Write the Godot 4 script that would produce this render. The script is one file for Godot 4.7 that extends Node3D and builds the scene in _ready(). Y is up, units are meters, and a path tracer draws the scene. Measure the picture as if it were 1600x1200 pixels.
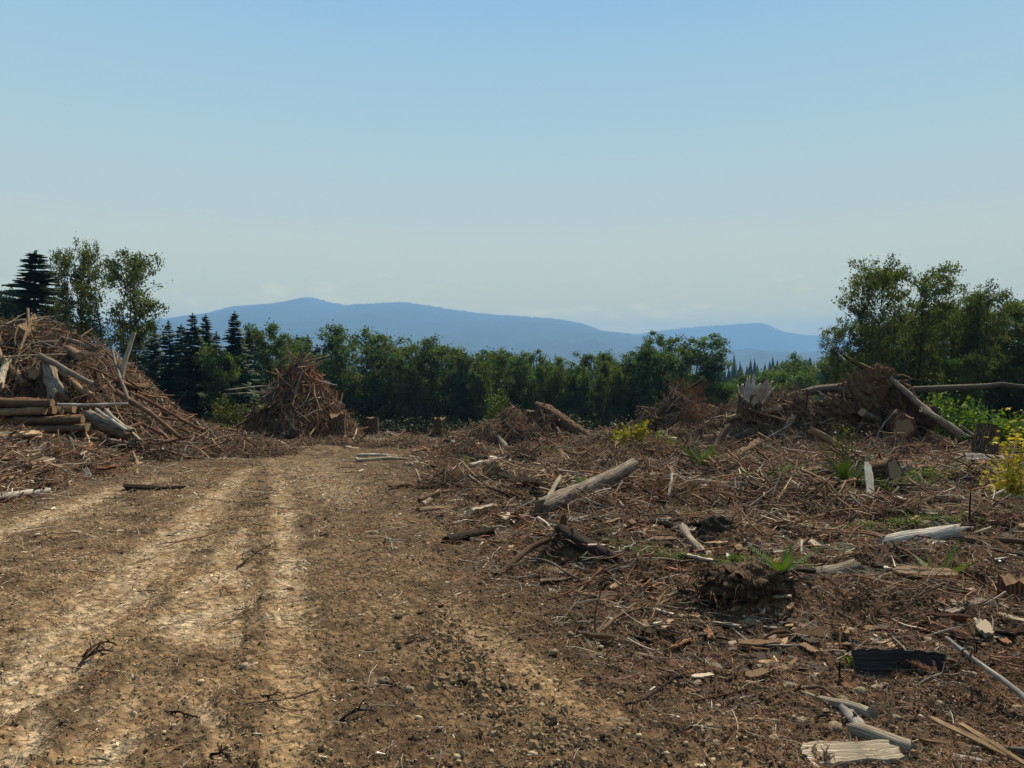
extends Node3D
# A logged-over clearing: a rutted dirt road runs between slash piles, stumps and brush to a line of maples and firs, blue mountains far behind.

var used_names := {}
var rng := RandomNumberGenerator.new()
var na := FastNoiseLite.new()      # ground, metres across
var nb := FastNoiseLite.new()      # ground, hand-sized
var nc := FastNoiseLite.new()      # streaks and spots
var mat := {}
var tracks := []
var pieces := []                   # [node, words for its look, x, d]: the loose wood that is named at the end
const EYE := 1.65
const MOUNDS := [
	[10.3, 31, 3.6, 2.4, 1.35],
	[14.6, 31.5, 2.6, 2.6, 0.9],
	[0.6, 33, 3.2, 1.8, 0.85],
	[7.4, 33.5, 3.0, 2.0, 1.05],
	[4.2, 27, 3.0, 1.6, 0.6],
	[-1.6, 24, 1.8, 1.5, 0.25],
	[2.0, 14.5, 2.2, 1.5, 0.22],
	[4.3, 15.5, 2.0, 1.8, 0.3],
	[8.2, 16.5, 2.2, 1.5, 0.3],
	[6.6, 20.5, 2.5, 1.6, 0.35],
	[11.5, 21.5, 2.2, 2.0, 0.3],
	[2.05, 6.55, 0.62, 0.5, 0.3],
	[2.9, 6.25, 0.42, 0.4, -0.2],
	[3.6, 6.6, 0.8, 0.6, 0.2],
	[0.9, 8.6, 0.9, 0.7, 0.16],
	[1.1, 6.0, 0.5, 0.4, 0.07],
	[-11.4, 40, 3.4, 3.0, 0.5],
	[-5.2, 29.5, 3.0, 1.4, 0.22],
	[-10.0, 31, 2.5, 2.0, 0.3],
	[-14, 45, 5.0, 3.0, 0.7],
	[14.0, 42, 8.0, 4.0, 0.5],
	[-2.5, 44, 3.0, 2.0, 0.4],
	[4.0, 46, 3.5, 2.0, 0.5],
	[-8.0, 33, 1.6, 1.0, 0.2],
]
const TONE := {                    # base colours, linear
	"bleached": Color(0.52, 0.47, 0.4), "pale": Color(0.42, 0.35, 0.26), "grey": Color(0.255, 0.205, 0.155), "tan": Color(0.3, 0.2, 0.115), "brown": Color(0.165, 0.1, 0.058),
	"reddish": Color(0.21, 0.1, 0.055), "dark": Color(0.055, 0.042, 0.032), "charred": Color(0.05, 0.047, 0.045), "mossy": Color(0.16, 0.14, 0.05),
}


class Build:                       # gathers triangles for one mesh
	var v := PackedVector3Array()
	var n := PackedVector3Array()
	var c := PackedColorArray()
	var t := PackedVector2Array()
	var k := PackedInt32Array()

	func put(p: Vector3, normal: Vector3, color: Color, uv := Vector2.ZERO) -> int:
		v.append(p)
		n.append(normal)
		c.append(color)
		t.append(uv)
		return v.size() - 1

	func tri(a: int, b: int, d: int) -> void:   # any order: turned so that the front looks along the normals
		var face := (v[d] - v[a]).cross(v[b] - v[a])
		k.append(a)
		if face.dot(n[a] + n[b] + n[d]) >= 0.0:
			k.append(b)
			k.append(d)
		else:
			k.append(d)
			k.append(b)

	func flat(a: Vector3, b: Vector3, d: Vector3, color: Color) -> void:
		var normal := (d - a).cross(b - a).normalized()
		var i := put(a, normal, color, Vector2(a.x + a.y * 0.3, a.z + a.y))
		put(b, normal, color, Vector2(b.x + b.y * 0.3, b.z + b.y))
		put(d, normal, color, Vector2(d.x + d.y * 0.3, d.z + d.y))
		k.append_array(PackedInt32Array([i, i + 1, i + 2]))

	func mesh() -> ArrayMesh:
		var a := []
		a.resize(Mesh.ARRAY_MAX)
		a[Mesh.ARRAY_VERTEX] = v
		a[Mesh.ARRAY_NORMAL] = n
		a[Mesh.ARRAY_COLOR] = c
		a[Mesh.ARRAY_TEX_UV] = t
		a[Mesh.ARRAY_INDEX] = k
		var m := ArrayMesh.new()
		m.add_surface_from_arrays(Mesh.PRIMITIVE_TRIANGLES, a)
		return m


func numbered(called: String) -> String:
	var n: int = used_names.get(called, -1) + 1
	used_names[called] = n
	return called if n == 0 else "%s_%03d" % [called, n]


func tag(o: Node, label := "", category := "", group := "", kind := "") -> void:
	for m in [["label", label], ["category", category], ["group", group], ["kind", kind]]:
		if m[1] != "":
			o.set_meta(m[0], m[1])


func node(called: String, at: Vector3, label := "", category := "", group := "") -> Node3D:
	var o := Node3D.new()
	o.name = numbered(called)
	add_child(o, true)
	o.position = at
	tag(o, label, category, group)
	return o


func shape(called: String, mesh: Mesh, material: Material, parent: Node = null) -> MeshInstance3D:
	var o := MeshInstance3D.new()
	o.mesh = mesh
	o.material_override = material
	o.name = called if parent else numbered(called)
	(parent if parent else self).add_child(o, true)
	return o


func copy(o: Node3D) -> Node3D:
	var r: Node3D = o.duplicate()
	r.name = numbered(String(o.get_meta("stem")))
	add_child(r, true)
	return r


func scatter(called: String, mesh: Mesh, material: Material, where: Array, tints: Array, parent: Node = null, label := "") -> MultiMeshInstance3D:
	var mm := MultiMesh.new()
	mm.transform_format = MultiMesh.TRANSFORM_3D
	mm.use_colors = true
	mm.mesh = mesh
	mm.instance_count = where.size()
	for i in where.size():
		mm.set_instance_transform(i, where[i])
		mm.set_instance_color(i, tints[i])
	var o := MultiMeshInstance3D.new()
	o.multimesh = mm
	o.material_override = material
	o.name = called if parent else numbered(called)
	o.set_meta("kind", "stuff")
	if label != "":
		tag(o, label, "debris")
	(parent if parent else self).add_child(o, true)
	return o


func rr(a: float, b: float) -> float:
	return rng.randf_range(a, b)


func pick(a: Array) -> Variant:
	return a[rng.randi() % a.size()]


func shade(c: Color, spread: float) -> Color:
	var f := rr(1.0 - spread, 1.0 + spread)
	return Color(c.r * f * rr(0.95, 1.05), c.g * f, c.b * f * rr(0.93, 1.07))


# ---------------------------------------------------------------- the lie of the land (x to the right, d metres ahead of the camera)
func ss(a: float, b: float, x: float) -> float:
	var t := clampf((x - a) / (b - a), 0.0, 1.0)
	return t * t * (3.0 - 2.0 * t)


func ground_shape(x: float, d: float) -> float:
	var y := -0.045 * minf(d, 160.0)
	var t := maxf(0.0, d - 48.0)
	if t < 50.0:
		y -= 0.0022 * t * t
	elif t < 70.0:
		y -= 5.5 + 0.22 * (t - 50.0)
	else:
		y -= 9.9 + 3.0 * (1.0 - exp(-(t - 70.0) * 0.073))
	var e := -9.0 - 0.22 * (d - 13.6)
	if d < 70.0:
		y += (0.8 * ss(0, 3.5, e - x) + 0.6 * ss(3, 12, e - x)) * ss(7, 12, d) * (1.0 - ss(45, 60, d))
		for m in MOUNDS:
			var ax: float = (x - m[0]) / m[2]
			var ad: float = (d - m[1]) / m[3]
			var q := ax * ax + ad * ad
			if q < 5.0:
				y += m[4] * exp(-q * 1.5)
	return y


func rough_at(x: float, d: float) -> float:   # 0 on the road, 1 in the churned brush on both sides
	var right := -0.6 - 0.16 * (d - 7.0) if d > 7.0 else -0.6 + 0.3 * (7.0 - d)
	var r := ss(-0.6, 1.6, x - right) * ss(1.5, 5.0, d)
	var e := -9.0 - 0.22 * (d - 13.6)
	r = maxf(r, ss(-0.8, 1.0, e - x) * ss(7, 12, d))
	return maxf(r, ss(32, 37, d))


func dust_at(x: float, d: float) -> float:    # how much pale packed dirt lies here
	var best := 0.0
	if d > 34.0 or d < 2.0:
		return 0.0
	for tr in tracks:
		var count: int = tr.size()
		if d < tr[0].x or d > tr[count - 1].x:
			continue
		for i in count - 1:
			if d <= tr[i + 1].x:
				var f: float = (d - tr[i].x) / maxf(0.001, tr[i + 1].x - tr[i].x)
				var k: Vector4 = tr[i].lerp(tr[i + 1], f)
				var off := (x - k.y) / k.z
				if absf(off) < 2.2:
					var edge := absf(off) + 0.5 * nc.get_noise_2d(x * 5.0, d * 3.0) + 0.35 * nc.get_noise_2d(x * 21.0, d * 14.0)
					var streak := 0.5 * nc.get_noise_2d((x - k.y) * 38.0 + 40.0, d * 1.1) + 0.25 * nc.get_noise_2d(x * 30.0, d * 30.0)
					best = maxf(best, ss(0.1, 0.92, k.w * (1.0 - ss(0.1, 1.7, edge)) + streak * 0.9))
				break
	return best


func height(x: float, d: float) -> float:
	var y := ground_shape(x, d)
	if d > 140.0:
		return y
	var r := rough_at(x, d)
	var near := 1.0 - ss(20, 45, d)
	r *= 0.3 + 0.7 * ss(4.5, 11.0, d)
	y += na.get_noise_2d(x, d) * (0.05 + 0.36 * r)
	var n := nb.get_noise_2d(x, d)
	y += n * (0.022 + 0.12 * r)
	if near > 0.0:
		y += (absf(nb.get_noise_2d(x * 4.0 + 90.0, d * 4.0)) - 0.25) * (0.02 + 0.085 * r) * near
		y += nb.get_noise_2d(x * 13.0, d * 13.0 + 50.0) * (0.009 + 0.026 * r) * near
		var p := dust_at(x, d)
		y -= 0.032 * p
		if p > 0.2:
			y += 0.003 * nb.get_noise_2d(x * 9.0, d * 14.0) * p
		if p < 0.9:
			y += (absf(nb.get_noise_2d(x * 5.0 + 20.0, d * 6.0)) - 0.2) * 0.05 * (1.0 - p) * (1.0 - r) * near
			y += nb.get_noise_2d(x * 17.0, d * 17.0) * 0.013 * (1.0 - p) * near
	return y


func gp(at: Vector2, up := 0.0) -> Vector3:
	return Vector3(at.x, height(at.x, at.y) + up, -at.y)


func soil(x: float, d: float) -> Color:
	var r := rough_at(x, d)
	var a := nc.get_noise_2d(x * 0.9, d * 0.9)
	var b := nc.get_noise_2d(x * 5.0 + 300.0, d * 5.0)
	var m := nc.get_noise_2d(x * 2.6 + 77.0, d * 2.1)
	var c := (Color(0.235, 0.152, 0.08).lerp(Color(0.31, 0.208, 0.112), ss(-0.2, -1.8, x + 0.18 * d) * ss(-7.5, -5.0, x + 0.1 * d))).lerp(Color(0.115, 0.074, 0.041), clampf(0.5 + 0.6 * a + 0.7 * b + 0.8 * m, 0, 1))
	c = c.lerp(Color(0.128, 0.069, 0.038).lerp(Color(0.062, 0.04, 0.025), clampf(0.5 + 0.8 * a + 1.1 * b, 0, 1)), 0.92 * r)
	if d < 36.0:
		c = c.lerp(Color(0.4, 0.268, 0.142).lerp(Color(0.58, 0.44, 0.28), clampf(0.42 + 1.3 * m + 0.6 * b - 0.75 * ss(-1.95, -1.6, x), 0, 1)), clampf(dust_at(x, d), 0, 1))
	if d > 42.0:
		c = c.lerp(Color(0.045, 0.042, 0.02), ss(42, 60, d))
	return c


func ground_mesh() -> ArrayMesh:
	var angles := []
	var step := 0.0029
	var q := -0.8
	while q <= 0.8:
		angles.append(q)
		q += step
	q = 0.87
	while q < TAU - 0.8:
		angles.append(q)
		q += 0.075
	var rows := []
	var d := 0.6
	while d < 6.6:
		rows.append(d)
		d += 0.2
	while d < 65.0:
		rows.append(d)
		d += clampf((d - 5.0) * 0.0085, 0.022, 0.6)
	while d < 12500.0:
		rows.append(d)
		d *= 1.06
	var b := Build.new()
	var na_ := angles.size()
	var apex := b.put(Vector3(0, height(0, -5), 5), Vector3.UP, soil(0, -5))
	for row in rows:
		for ang in angles:
			var x: float = sin(ang) * row
			var z: float = cos(ang) * row - 5.0
			var y := height(x, z) if z > -2.0 and absf(ang) < 0.9 else ground_shape(x, absf(z) if z < -60.0 else z)
			b.v.append(Vector3(x, y, -z))
			b.c.append(soil(x, z) if absf(ang) < 0.9 else Color(0.09, 0.07, 0.045))
	b.n.resize(b.v.size())
	b.n.fill(Vector3.ZERO)
	b.t.resize(b.v.size())
	for i in na_:
		b.k.append_array(PackedInt32Array([apex, 1 + (i + 1) % na_, 1 + i]))
	for j in rows.size() - 1:
		for i in na_:
			var p := 1 + j * na_ + i
			var s := 1 + j * na_ + (i + 1) % na_
			b.k.append_array(PackedInt32Array([p, s, s + na_, p, s + na_, p + na_]))
	for i in range(0, b.k.size(), 3):
		var i0 := b.k[i]
		var i1 := b.k[i + 1]
		var i2 := b.k[i + 2]
		var f := (b.v[i2] - b.v[i0]).cross(b.v[i1] - b.v[i0])
		if f.y < 0.0:
			f = -f
			b.k[i + 1] = i2
			b.k[i + 2] = i1
		b.n[i0] += f
		b.n[i1] += f
		b.n[i2] += f
	for i in b.n.size():
		b.n[i] = b.n[i].normalized()
	return b.mesh()


# ---------------------------------------------------------------- materials
func grain(w: int, h: int, freq: float, lo: float, hi: float, octaves := 4, kind := FastNoiseLite.TYPE_SIMPLEX_SMOOTH) -> NoiseTexture2D:
	var f := FastNoiseLite.new()
	f.noise_type = kind
	f.frequency = freq
	f.fractal_octaves = octaves
	f.seed = w + h + int(freq * 1000.0)
	var g := Gradient.new()
	g.colors = PackedColorArray([Color(lo, lo, lo), Color(hi, hi, hi)])
	g.offsets = PackedFloat32Array([0.25, 0.75])
	var t := NoiseTexture2D.new()
	t.width = w
	t.height = h
	t.seamless = true
	t.noise = f
	t.color_ramp = g
	return t


func matte(called: String, tex: Texture2D = null, scale := Vector3.ONE, bump: Texture2D = null, depth := 0.0, rough := 0.95, world := false) -> StandardMaterial3D:
	var m := StandardMaterial3D.new()
	m.resource_name = called
	m.vertex_color_use_as_albedo = true
	m.roughness = rough
	m.metallic_specular = 0.25
	if tex:
		m.albedo_texture = tex
	m.uv1_scale = scale
	if world:
		m.uv1_triplanar = true
		m.uv1_world_triplanar = true
	if bump:
		m.heightmap_enabled = true
		m.heightmap_texture = bump
		m.heightmap_scale = depth
	mat[called] = m
	return m


func make_materials() -> void:
	var fibre := grain(512, 512, 0.012, 0.6, 1.0, 5)
	var fine := grain(512, 512, 0.05, 0.7, 1.0, 5)
	var cracked := grain(512, 512, 0.016, 0.45, 1.0, 5)
	matte("wood", fibre, Vector3(6, 0.35, 1), fibre, 1.0)
	matte("bark", cracked, Vector3(5, 0.5, 1), cracked, 2.2)
	matte("cut", fine, Vector3(1, 1, 1), fine, 0.3)
	var dirt := grain(1024, 1024, 0.012, 0.66, 1.0, 8)
	var crumbs := grain(1024, 1024, 0.022, 0.0, 1.0, 8)
	var m := matte("soil", dirt, Vector3(0.6, 0.6, 0.6), crumbs, 2.4, 1.0, true)
	m.detail_enabled = true
	m.detail_blend_mode = BaseMaterial3D.BLEND_MODE_MUL
	m.detail_albedo = grain(1024, 1024, 0.06, 0.8, 1.0, 4)
	m.detail_uv_layer = BaseMaterial3D.DETAIL_UV_2
	m.uv2_triplanar = true
	m.uv2_world_triplanar = true
	m.uv2_scale = Vector3(0.21, 0.21, 0.21)
	matte("earth", fine, Vector3(1.5, 1.5, 1.5), fine, 2.0, 1.0, true)
	matte("chip", null, Vector3.ONE, null, 0, 0.9)
	var l := matte("leaf", null, Vector3.ONE, null, 0, 0.75)
	l.metallic_specular = 0.2
	l.backlight_enabled = true
	l.backlight = Color(0.85, 1.0, 0.55)
	var s := matte("bright_leaf", null, Vector3.ONE, null, 0, 0.55)
	s.backlight_enabled = true
	s.backlight = Color(0.8, 0.85, 0.4)
	matte("needle", null, Vector3.ONE, null, 0, 0.7)
	matte("rock", grain(512, 512, 0.01, 0.6, 1.0, 5), Vector3(0.004, 0.004, 0.004), null, 0, 1.0, true)


# ---------------------------------------------------------------- wood
func wander(from: Vector3, to: Vector3, count: int, sway: float) -> PackedVector3Array:
	var p := PackedVector3Array()
	var axis := to - from
	var side := axis.cross(Vector3(0.3, 1, 0.2)).normalized()
	var other := axis.cross(side).normalized()
	var ph := rr(0, TAU)
	var ph2 := rr(0, TAU)
	var l := axis.length() * sway
	for i in count + 1:
		var f := float(i) / count
		var w := sin(f * PI)
		p.append(from + axis * f + side * (l * (sin(f * 4.1 + ph) - sin(ph) * (1 - f) - sin(4.1 + ph) * f) * 0.8 + l * 0.16 * rr(-1, 1) * w) + other * l * (0.6 * (sin(f * 5.3 + ph2) - sin(ph2) * (1 - f) - sin(5.3 + ph2) * f) + 0.16 * rr(-1, 1) * w))
	return p


func tube(b: Build, p: PackedVector3Array, r0: float, r1: float, sides: int, color: Color, lump := 0.1, jag0 := 0.0, jag1 := 0.0, capped := true, flat := 1.0) -> void:
	var count := p.size()
	var along := 0.0
	var u := Vector3.ZERO
	var first := b.v.size()
	var phase := rr(0, 100)
	var bump := PackedFloat32Array()
	for j in sides:
		bump.append(1.0 + lump * rr(-1, 1))
	var teeth0 := PackedFloat32Array()
	var teeth1 := PackedFloat32Array()
	for j in sides:
		teeth0.append(rr(-1, 1))
		teeth1.append(rr(-1, 1))
	for i in count:
		var dir := (p[mini(i + 1, count - 1)] - p[maxi(i - 1, 0)]).normalized()
		if i == 0:
			u = dir.cross(Vector3(0.1, 1, 0.25) if absf(dir.y) < 0.85 else Vector3(1, 0.1, 0.2)).normalized()
		else:
			u = (u - dir * u.dot(dir)).normalized()
			along += p[i].distance_to(p[i - 1])
		var w := dir.cross(u)
		var r := lerpf(r0, r1, float(i) / (count - 1))
		var shift := rr(0, 1)
		for j in sides + 1:
			var q := j % sides
			var a := TAU * q / sides
			var k := r * bump[q] * (1.0 + lump * 0.8 * sin(along * 7.0 + q * 2.4 + phase))
			var out_ := u * cos(a) + w * sin(a) * flat
			var at := p[i] + out_ * k
			if i == 0:
				at += dir * teeth0[q] * jag0
			elif i == count - 1:
				at += dir * teeth1[q] * jag1
			b.put(at, (u * cos(a) * flat + w * sin(a)).normalized(), shade(color, 0.1) if q > 0 else color, Vector2(float(j) / sides, along))
	for i in count - 1:
		for j in sides:
			var a := first + i * (sides + 1) + j
			var c := a + sides + 1
			b.k.append_array(PackedInt32Array([a, c + 1, a + 1, a, c, c + 1]))
	if capped:
		for e in 2:
			var i := 0 if e == 0 else count - 1
			var dir := (p[0] - p[1]).normalized() if e == 0 else (p[count - 1] - p[count - 2]).normalized()
			var inner := b.put(p[i] - dir * (jag0 if e == 0 else jag1) * 0.6, dir, color * 1.15, Vector2(0.5, 0))
			var ring := b.v.size()
			for j in sides:
				b.put(b.v[first + i * (sides + 1) + j], dir, color * 1.1, Vector2(0.5 + 0.4 * cos(TAU * j / sides), 0.4 * sin(TAU * j / sides)))
			for j in sides:
				b.tri(inner, ring + j, ring + (j + 1) % sides)


func cut_face(at: Vector3, dir: Vector3, r: float, color: Color, dark := 0.55) -> ArrayMesh:   # a sawn end: growth rings and a rim of bark
	var b := Build.new()
	var u := dir.cross(Vector3(0.2, 1, 0.1)).normalized()
	var w := dir.cross(u)
	var sides := 18
	var steps := 7
	b.put(at + dir * 0.012, dir, color * 0.7, Vector2.ZERO)
	for i in steps:
		var f := float(i + 1) / steps
		var tone := color * (1.0 if i % 2 == 0 else 0.82)
		if i == steps - 1:
			tone = color * dark
		tone.a = 1
		for j in sides:
			var a := TAU * j / sides
			var k := r * f * (1.0 + 0.05 * sin(a * 3.0 + r * 50.0))
			b.put(at + (u * cos(a) + w * sin(a)) * k + dir * (0.012 - 0.02 * f * f + 0.004 * sin(a * 5 + i)), dir, shade(tone, 0.08), Vector2(cos(a), sin(a)) * f)
	for j in sides:
		b.tri(0, 1 + j, 1 + (j + 1) % sides)
		for i in steps - 1:
			var p := 1 + i * sides
			b.tri(p + j, p + (j + 1) % sides, p + sides + j)
			b.tri(p + (j + 1) % sides, p + sides + j, p + sides + (j + 1) % sides)
	return b.mesh()


# a log from one point to another, in the world; ends: "c" sawn, "b" broken
func log_at(called: String, label: String, from: Vector3, to: Vector3, r0: float, r1: float, tone: String, ends := "bb", sway := 0.02, bark := "wood", category := "log", flat := 1.0, twigs := 0) -> MeshInstance3D:
	var mid := (from + to) * 0.5
	var l := from.distance_to(to)
	var color: Color = TONE[tone]
	var b := Build.new()
	var p := wander(from - mid, to - mid, clampi(int(l * 7.0), 6, 26), sway)
	tube(b, p, r0, r1, 14 if r0 > 0.05 else 8, color, 0.16, 0.0 if ends[0] == "c" else r0 * 0.9, 0.0 if ends[1] == "c" else r1 * 0.9, true, flat)
	for i in twigs:
		var q := rng.randi_range(1, p.size() - 2)
		var side := Vector3(rr(-1, 1), rr(-0.2, 1), rr(-1, 1)).normalized()
		var tl := rr(0.1, 0.35) * l
		tube(b, wander(p[q], p[q] + (side + (p[q + 1] - p[q]).normalized() * rr(0.2, 1.2)).normalized() * tl, 5, 0.08), lerpf(r0, r1, float(q) / p.size()) * 0.5, 0.006, 5, shade(color, 0.15), 0.1)
	var o := shape(called, b.mesh(), mat[bark])
	o.position = mid
	tag(o, label, category)
	for e in 2:
		if ends[e] == "c":
			var at := p[0] if e == 0 else p[p.size() - 1]
			var dir := (p[0] - p[1]).normalized() if e == 0 else (p[p.size() - 1] - p[p.size() - 2]).normalized()
			shape("cut_end", cut_face(at, dir, (r0 if e == 0 else r1) * 1.01, TONE["tan"] * 1.1 if tone != "dark" else TONE["brown"] * 1.4), mat["cut"], o)
	return o


# a branch lying on the ground through points [x, d], with side twigs
func branch_at(called: String, label: String, pts: Array, r0: float, r1: float, tone: String, lift := 0.02, twigs := 3, category := "branch") -> MeshInstance3D:
	var p := PackedVector3Array()
	var last: Vector2 = pts[pts.size() - 1]
	var base := gp(pts[0])
	for i in pts.size() - 1:
		var a: Vector2 = pts[i]
		var c: Vector2 = pts[i + 1]
		for s in 5:
			var q := a.lerp(c, s / 5.0) + Vector2(rr(-1, 1), rr(-1, 1)) * a.distance_to(c) * 0.025
			p.append(gp(q, r0 * 0.6 + lift * sin(PI * (i + s / 5.0) / (pts.size() - 1))) - base)
	p.append(gp(last, r1) - base)
	for pass_ in 2:
		for i in range(1, p.size() - 1):
			p[i].y = (p[i - 1].y + p[i].y * 2.0 + p[i + 1].y) * 0.25
	var b := Build.new()
	tube(b, p, r0, r1, 8, TONE[tone], 0.12)
	for i in twigs:
		var q := rng.randi_range(2, p.size() - 3)
		var dir := (p[q + 1] - p[q - 1]).normalized()
		var side := Vector3(rr(-1, 1), rr(0.0, 0.8), rr(-1, 1)).normalized()
		var l := p[0].distance_to(p[p.size() - 1]) * rr(0.12, 0.35)
		tube(b, wander(p[q], p[q] + (dir * 0.7 + side).normalized() * l, 5, 0.07), r0 * 0.5, 0.003, 5, TONE[tone], 0.1)
	var o := shape(called, b.mesh(), mat["wood"])
	o.position = base
	tag(o, label, category)
	return o


# a flat splinter, board or slab of bark between two points
func slab_at(called: String, label: String, from: Vector3, to: Vector3, wide: float, thick: float, tone: String, curl := 0.0, ragged := 0.3, category := "wood slab", up := Vector3.UP, material := "wood") -> MeshInstance3D:
	var o := shape(called, slab_mesh(from.distance_to(to), wide, thick, TONE[tone], curl, ragged), mat[material])
	var x := (to - from).normalized()
	var z := x.cross(up).normalized()
	o.transform = Transform3D(Basis(x, z.cross(x), z), (from + to) * 0.5)
	tag(o, label, category)
	return o


func slab_mesh(l: float, wide: float, thick: float, color: Color, curl: float, ragged: float) -> ArrayMesh:
	var b := Build.new()
	var nx := 16
	var nz := 9
	var off := rr(0, 500)
	for side in 2:
		for i in nx + 1:
			for j in nz + 1:
				var f := float(i) / nx - 0.5
				var g := float(j) / nz - 0.5
				var end := (absf(f) * 2.0) ** 6
				var x := f * l * (1.0 + 0.0 * end) + signf(f) * end * l * 0.08 * ragged * 2.2 * nb.get_noise_2d(j * 0.9 + off, f * 20.0)
				var z := g * wide * (1.0 - ragged * 0.6 * absf(nb.get_noise_2d(i * 0.22 + off, signf(g) * 9.0)) - 0.3 * ragged * end)
				var y := curl * (g * g * 4.0 - 0.5) * wide + curl * 0.3 * f * f * l + (thick * 0.5 if side == 0 else -thick * 0.5) * (1.0 - 0.5 * absf(g) * 2.0) + thick * 0.3 * nb.get_noise_2d(j * 0.8 + off, i * 0.09) + 0.03 * wide * nb.get_noise_2d(i * 0.3 + off, j * 0.1)
				b.put(Vector3(x, y, z), Vector3.UP if side == 0 else Vector3.DOWN, shade(color, 0.12), Vector2(g * wide * 2.5, f * l))
	var half := (nx + 1) * (nz + 1)
	for side in 2:
		for i in nx:
			for j in nz:
				var a := side * half + i * (nz + 1) + j
				b.tri(a, a + 1, a + nz + 1)
				b.tri(a + 1, a + nz + 1, a + nz + 2)
	var rim := []
	for i in nx:
		rim.append([i * (nz + 1), (i + 1) * (nz + 1), Vector3(0, 0, -1)])
		rim.append([i * (nz + 1) + nz, (i + 1) * (nz + 1) + nz, Vector3(0, 0, 1)])
	for j in nz:
		rim.append([j, j + 1, Vector3(-1, 0, 0)])
		rim.append([nx * (nz + 1) + j, nx * (nz + 1) + j + 1, Vector3(1, 0, 0)])
	for e in rim:
		var q := b.put(b.v[e[0]], e[2], color, b.t[e[0]])
		b.put(b.v[e[1]], e[2], color, b.t[e[1]])
		b.put(b.v[e[0] + half], e[2], color, b.t[e[0]] + Vector2(0.02, 0))
		b.put(b.v[e[1] + half], e[2], color, b.t[e[1]] + Vector2(0.02, 0))
		b.tri(q, q + 1, q + 2)
		b.tri(q + 1, q + 2, q + 3)
	return b.mesh()


func blob(b: Build, at: Vector3, size: Vector3, amp: float, freq: float, rings: int, color: Color, spread := 0.1) -> void:
	var first := b.v.size()
	var off := Vector3(rr(0, 900), rr(0, 900), rr(0, 900))
	var seg := rings * 2
	for i in rings + 1:
		var a := PI * i / rings
		for j in seg + 1:
			var o := TAU * (j % seg) / seg
			var s := Vector3(sin(a) * cos(o), cos(a), sin(a) * sin(o))
			var q := s * freq * 10.0 + off
			var k := 1.0 + amp * (nb.get_noise_3dv(q) + 0.5 * nb.get_noise_3dv(q * 2.3))
			b.put(at + s * size * k, (s / size).normalized(), shade(color, spread), Vector2(o, a))
	for i in rings:
		for j in seg:
			var p := first + i * (seg + 1) + j
			b.tri(p, p + 1, p + seg + 1)
			b.tri(p + 1, p + seg + 1, p + seg + 2)
	smooth(b, first)


func smooth(b: Build, first: int) -> void:   # normals from the faces that use the vertices from «first» on
	var sum := {}
	for i in range(0, b.k.size(), 3):
		if b.k[i] < first:
			continue
		var f := (b.v[b.k[i + 2]] - b.v[b.k[i]]).cross(b.v[b.k[i + 1]] - b.v[b.k[i]])
		for e in 3:
			var key := b.v[b.k[i + e]].snappedf(0.0005)
			sum[key] = sum.get(key, Vector3.ZERO) + f
	for i in range(first, b.v.size()):
		var f: Vector3 = sum.get(b.v[i].snappedf(0.0005), b.n[i])
		if f.length() > 0.0:
			b.n[i] = f.normalized()


func stump_at(label: String, at: Vector3, h: float, r: float, tone: String, jag := 0.1, roots := 5, tilt := 0.0) -> Node3D:
	var o := node("stump", at, label, "stump")
	o.rotation = Vector3(tilt, rr(0, TAU), tilt * 0.5)
	var color: Color = TONE[tone]
	var b := Build.new()
	var sides := 28
	var rings := 9
	var ph := rr(0, TAU)
	for i in rings + 1:
		var f := float(i) / rings
		for j in sides + 1:
			var a := TAU * (j % sides) / sides
			var lobe := 0.5 + 0.5 * sin(a * roots + ph)
			var k := r * (1.0 + 1.1 * exp(-f * 6.0) * lobe + 0.07 * sin(a * 9.0 + ph) + 0.04 * sin(a * 17.0 + f * 3.0))
			var y := f * h - 0.15 * (1.0 - f)
			if i == rings:
				y += jag * h * 2.0 * (nb.get_noise_2d(cos(a) * 0.5 + ph * 9.0, sin(a) * 0.5) + 0.5 * nb.get_noise_2d(cos(a) * 2.2 + ph * 9.0, sin(a) * 2.2))
			b.put(Vector3(cos(a) * k, y, sin(a) * k), Vector3(cos(a), 0.2, sin(a)), shade(color, 0.18), Vector2(float(j) / sides, f * h))
	for i in rings:
		for j in sides:
			var p := i * (sides + 1) + j
			b.tri(p, p + 1, p + sides + 1)
			b.tri(p + 1, p + sides + 1, p + sides + 2)
	smooth(b, 0)
	shape("trunk_base", b.mesh(), mat["bark"], o)
	var top := Build.new()
	var ring := rings * (sides + 1)
	var c := Vector3(0, h, 0)
	top.put(c, Vector3.UP, TONE["brown"])
	for i in 3:
		for j in sides:
			top.put(c.lerp(b.v[ring + j], (i + 1) / 3.0 * 0.995) + Vector3(0, 0.004, 0), Vector3.UP, shade(TONE["brown"] * (0.8 if i == 1 else 1.2), 0.25), Vector2(cos(j * 0.3), sin(j * 0.3)) * i)
	for j in sides:
		top.tri(0, 1 + j, 1 + (j + 1) % sides)
		for i in 2:
			var p := 1 + i * sides
			top.tri(p + j, p + (j + 1) % sides, p + sides + j)
			top.tri(p + (j + 1) % sides, p + sides + j, p + sides + (j + 1) % sides)
	shape("cut_top", top.mesh(), mat["cut"], o)
	for i in roots:
		var a := (PI * 0.5 - ph + TAU * i) / roots
		var dir := Vector3(cos(a), 0, sin(a))
		var rb := Build.new()
		tube(rb, wander(dir * r * 1.0 + Vector3(0, 0.12 * h, 0), dir * r * rr(2.0, 3.2) + Vector3(0, -0.12, 0), 6, 0.06), r * 0.3, r * 0.08, 7, shade(color, 0.1), 0.15)
		shape("root", rb.mesh(), mat["bark"], o)
	return o


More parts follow.
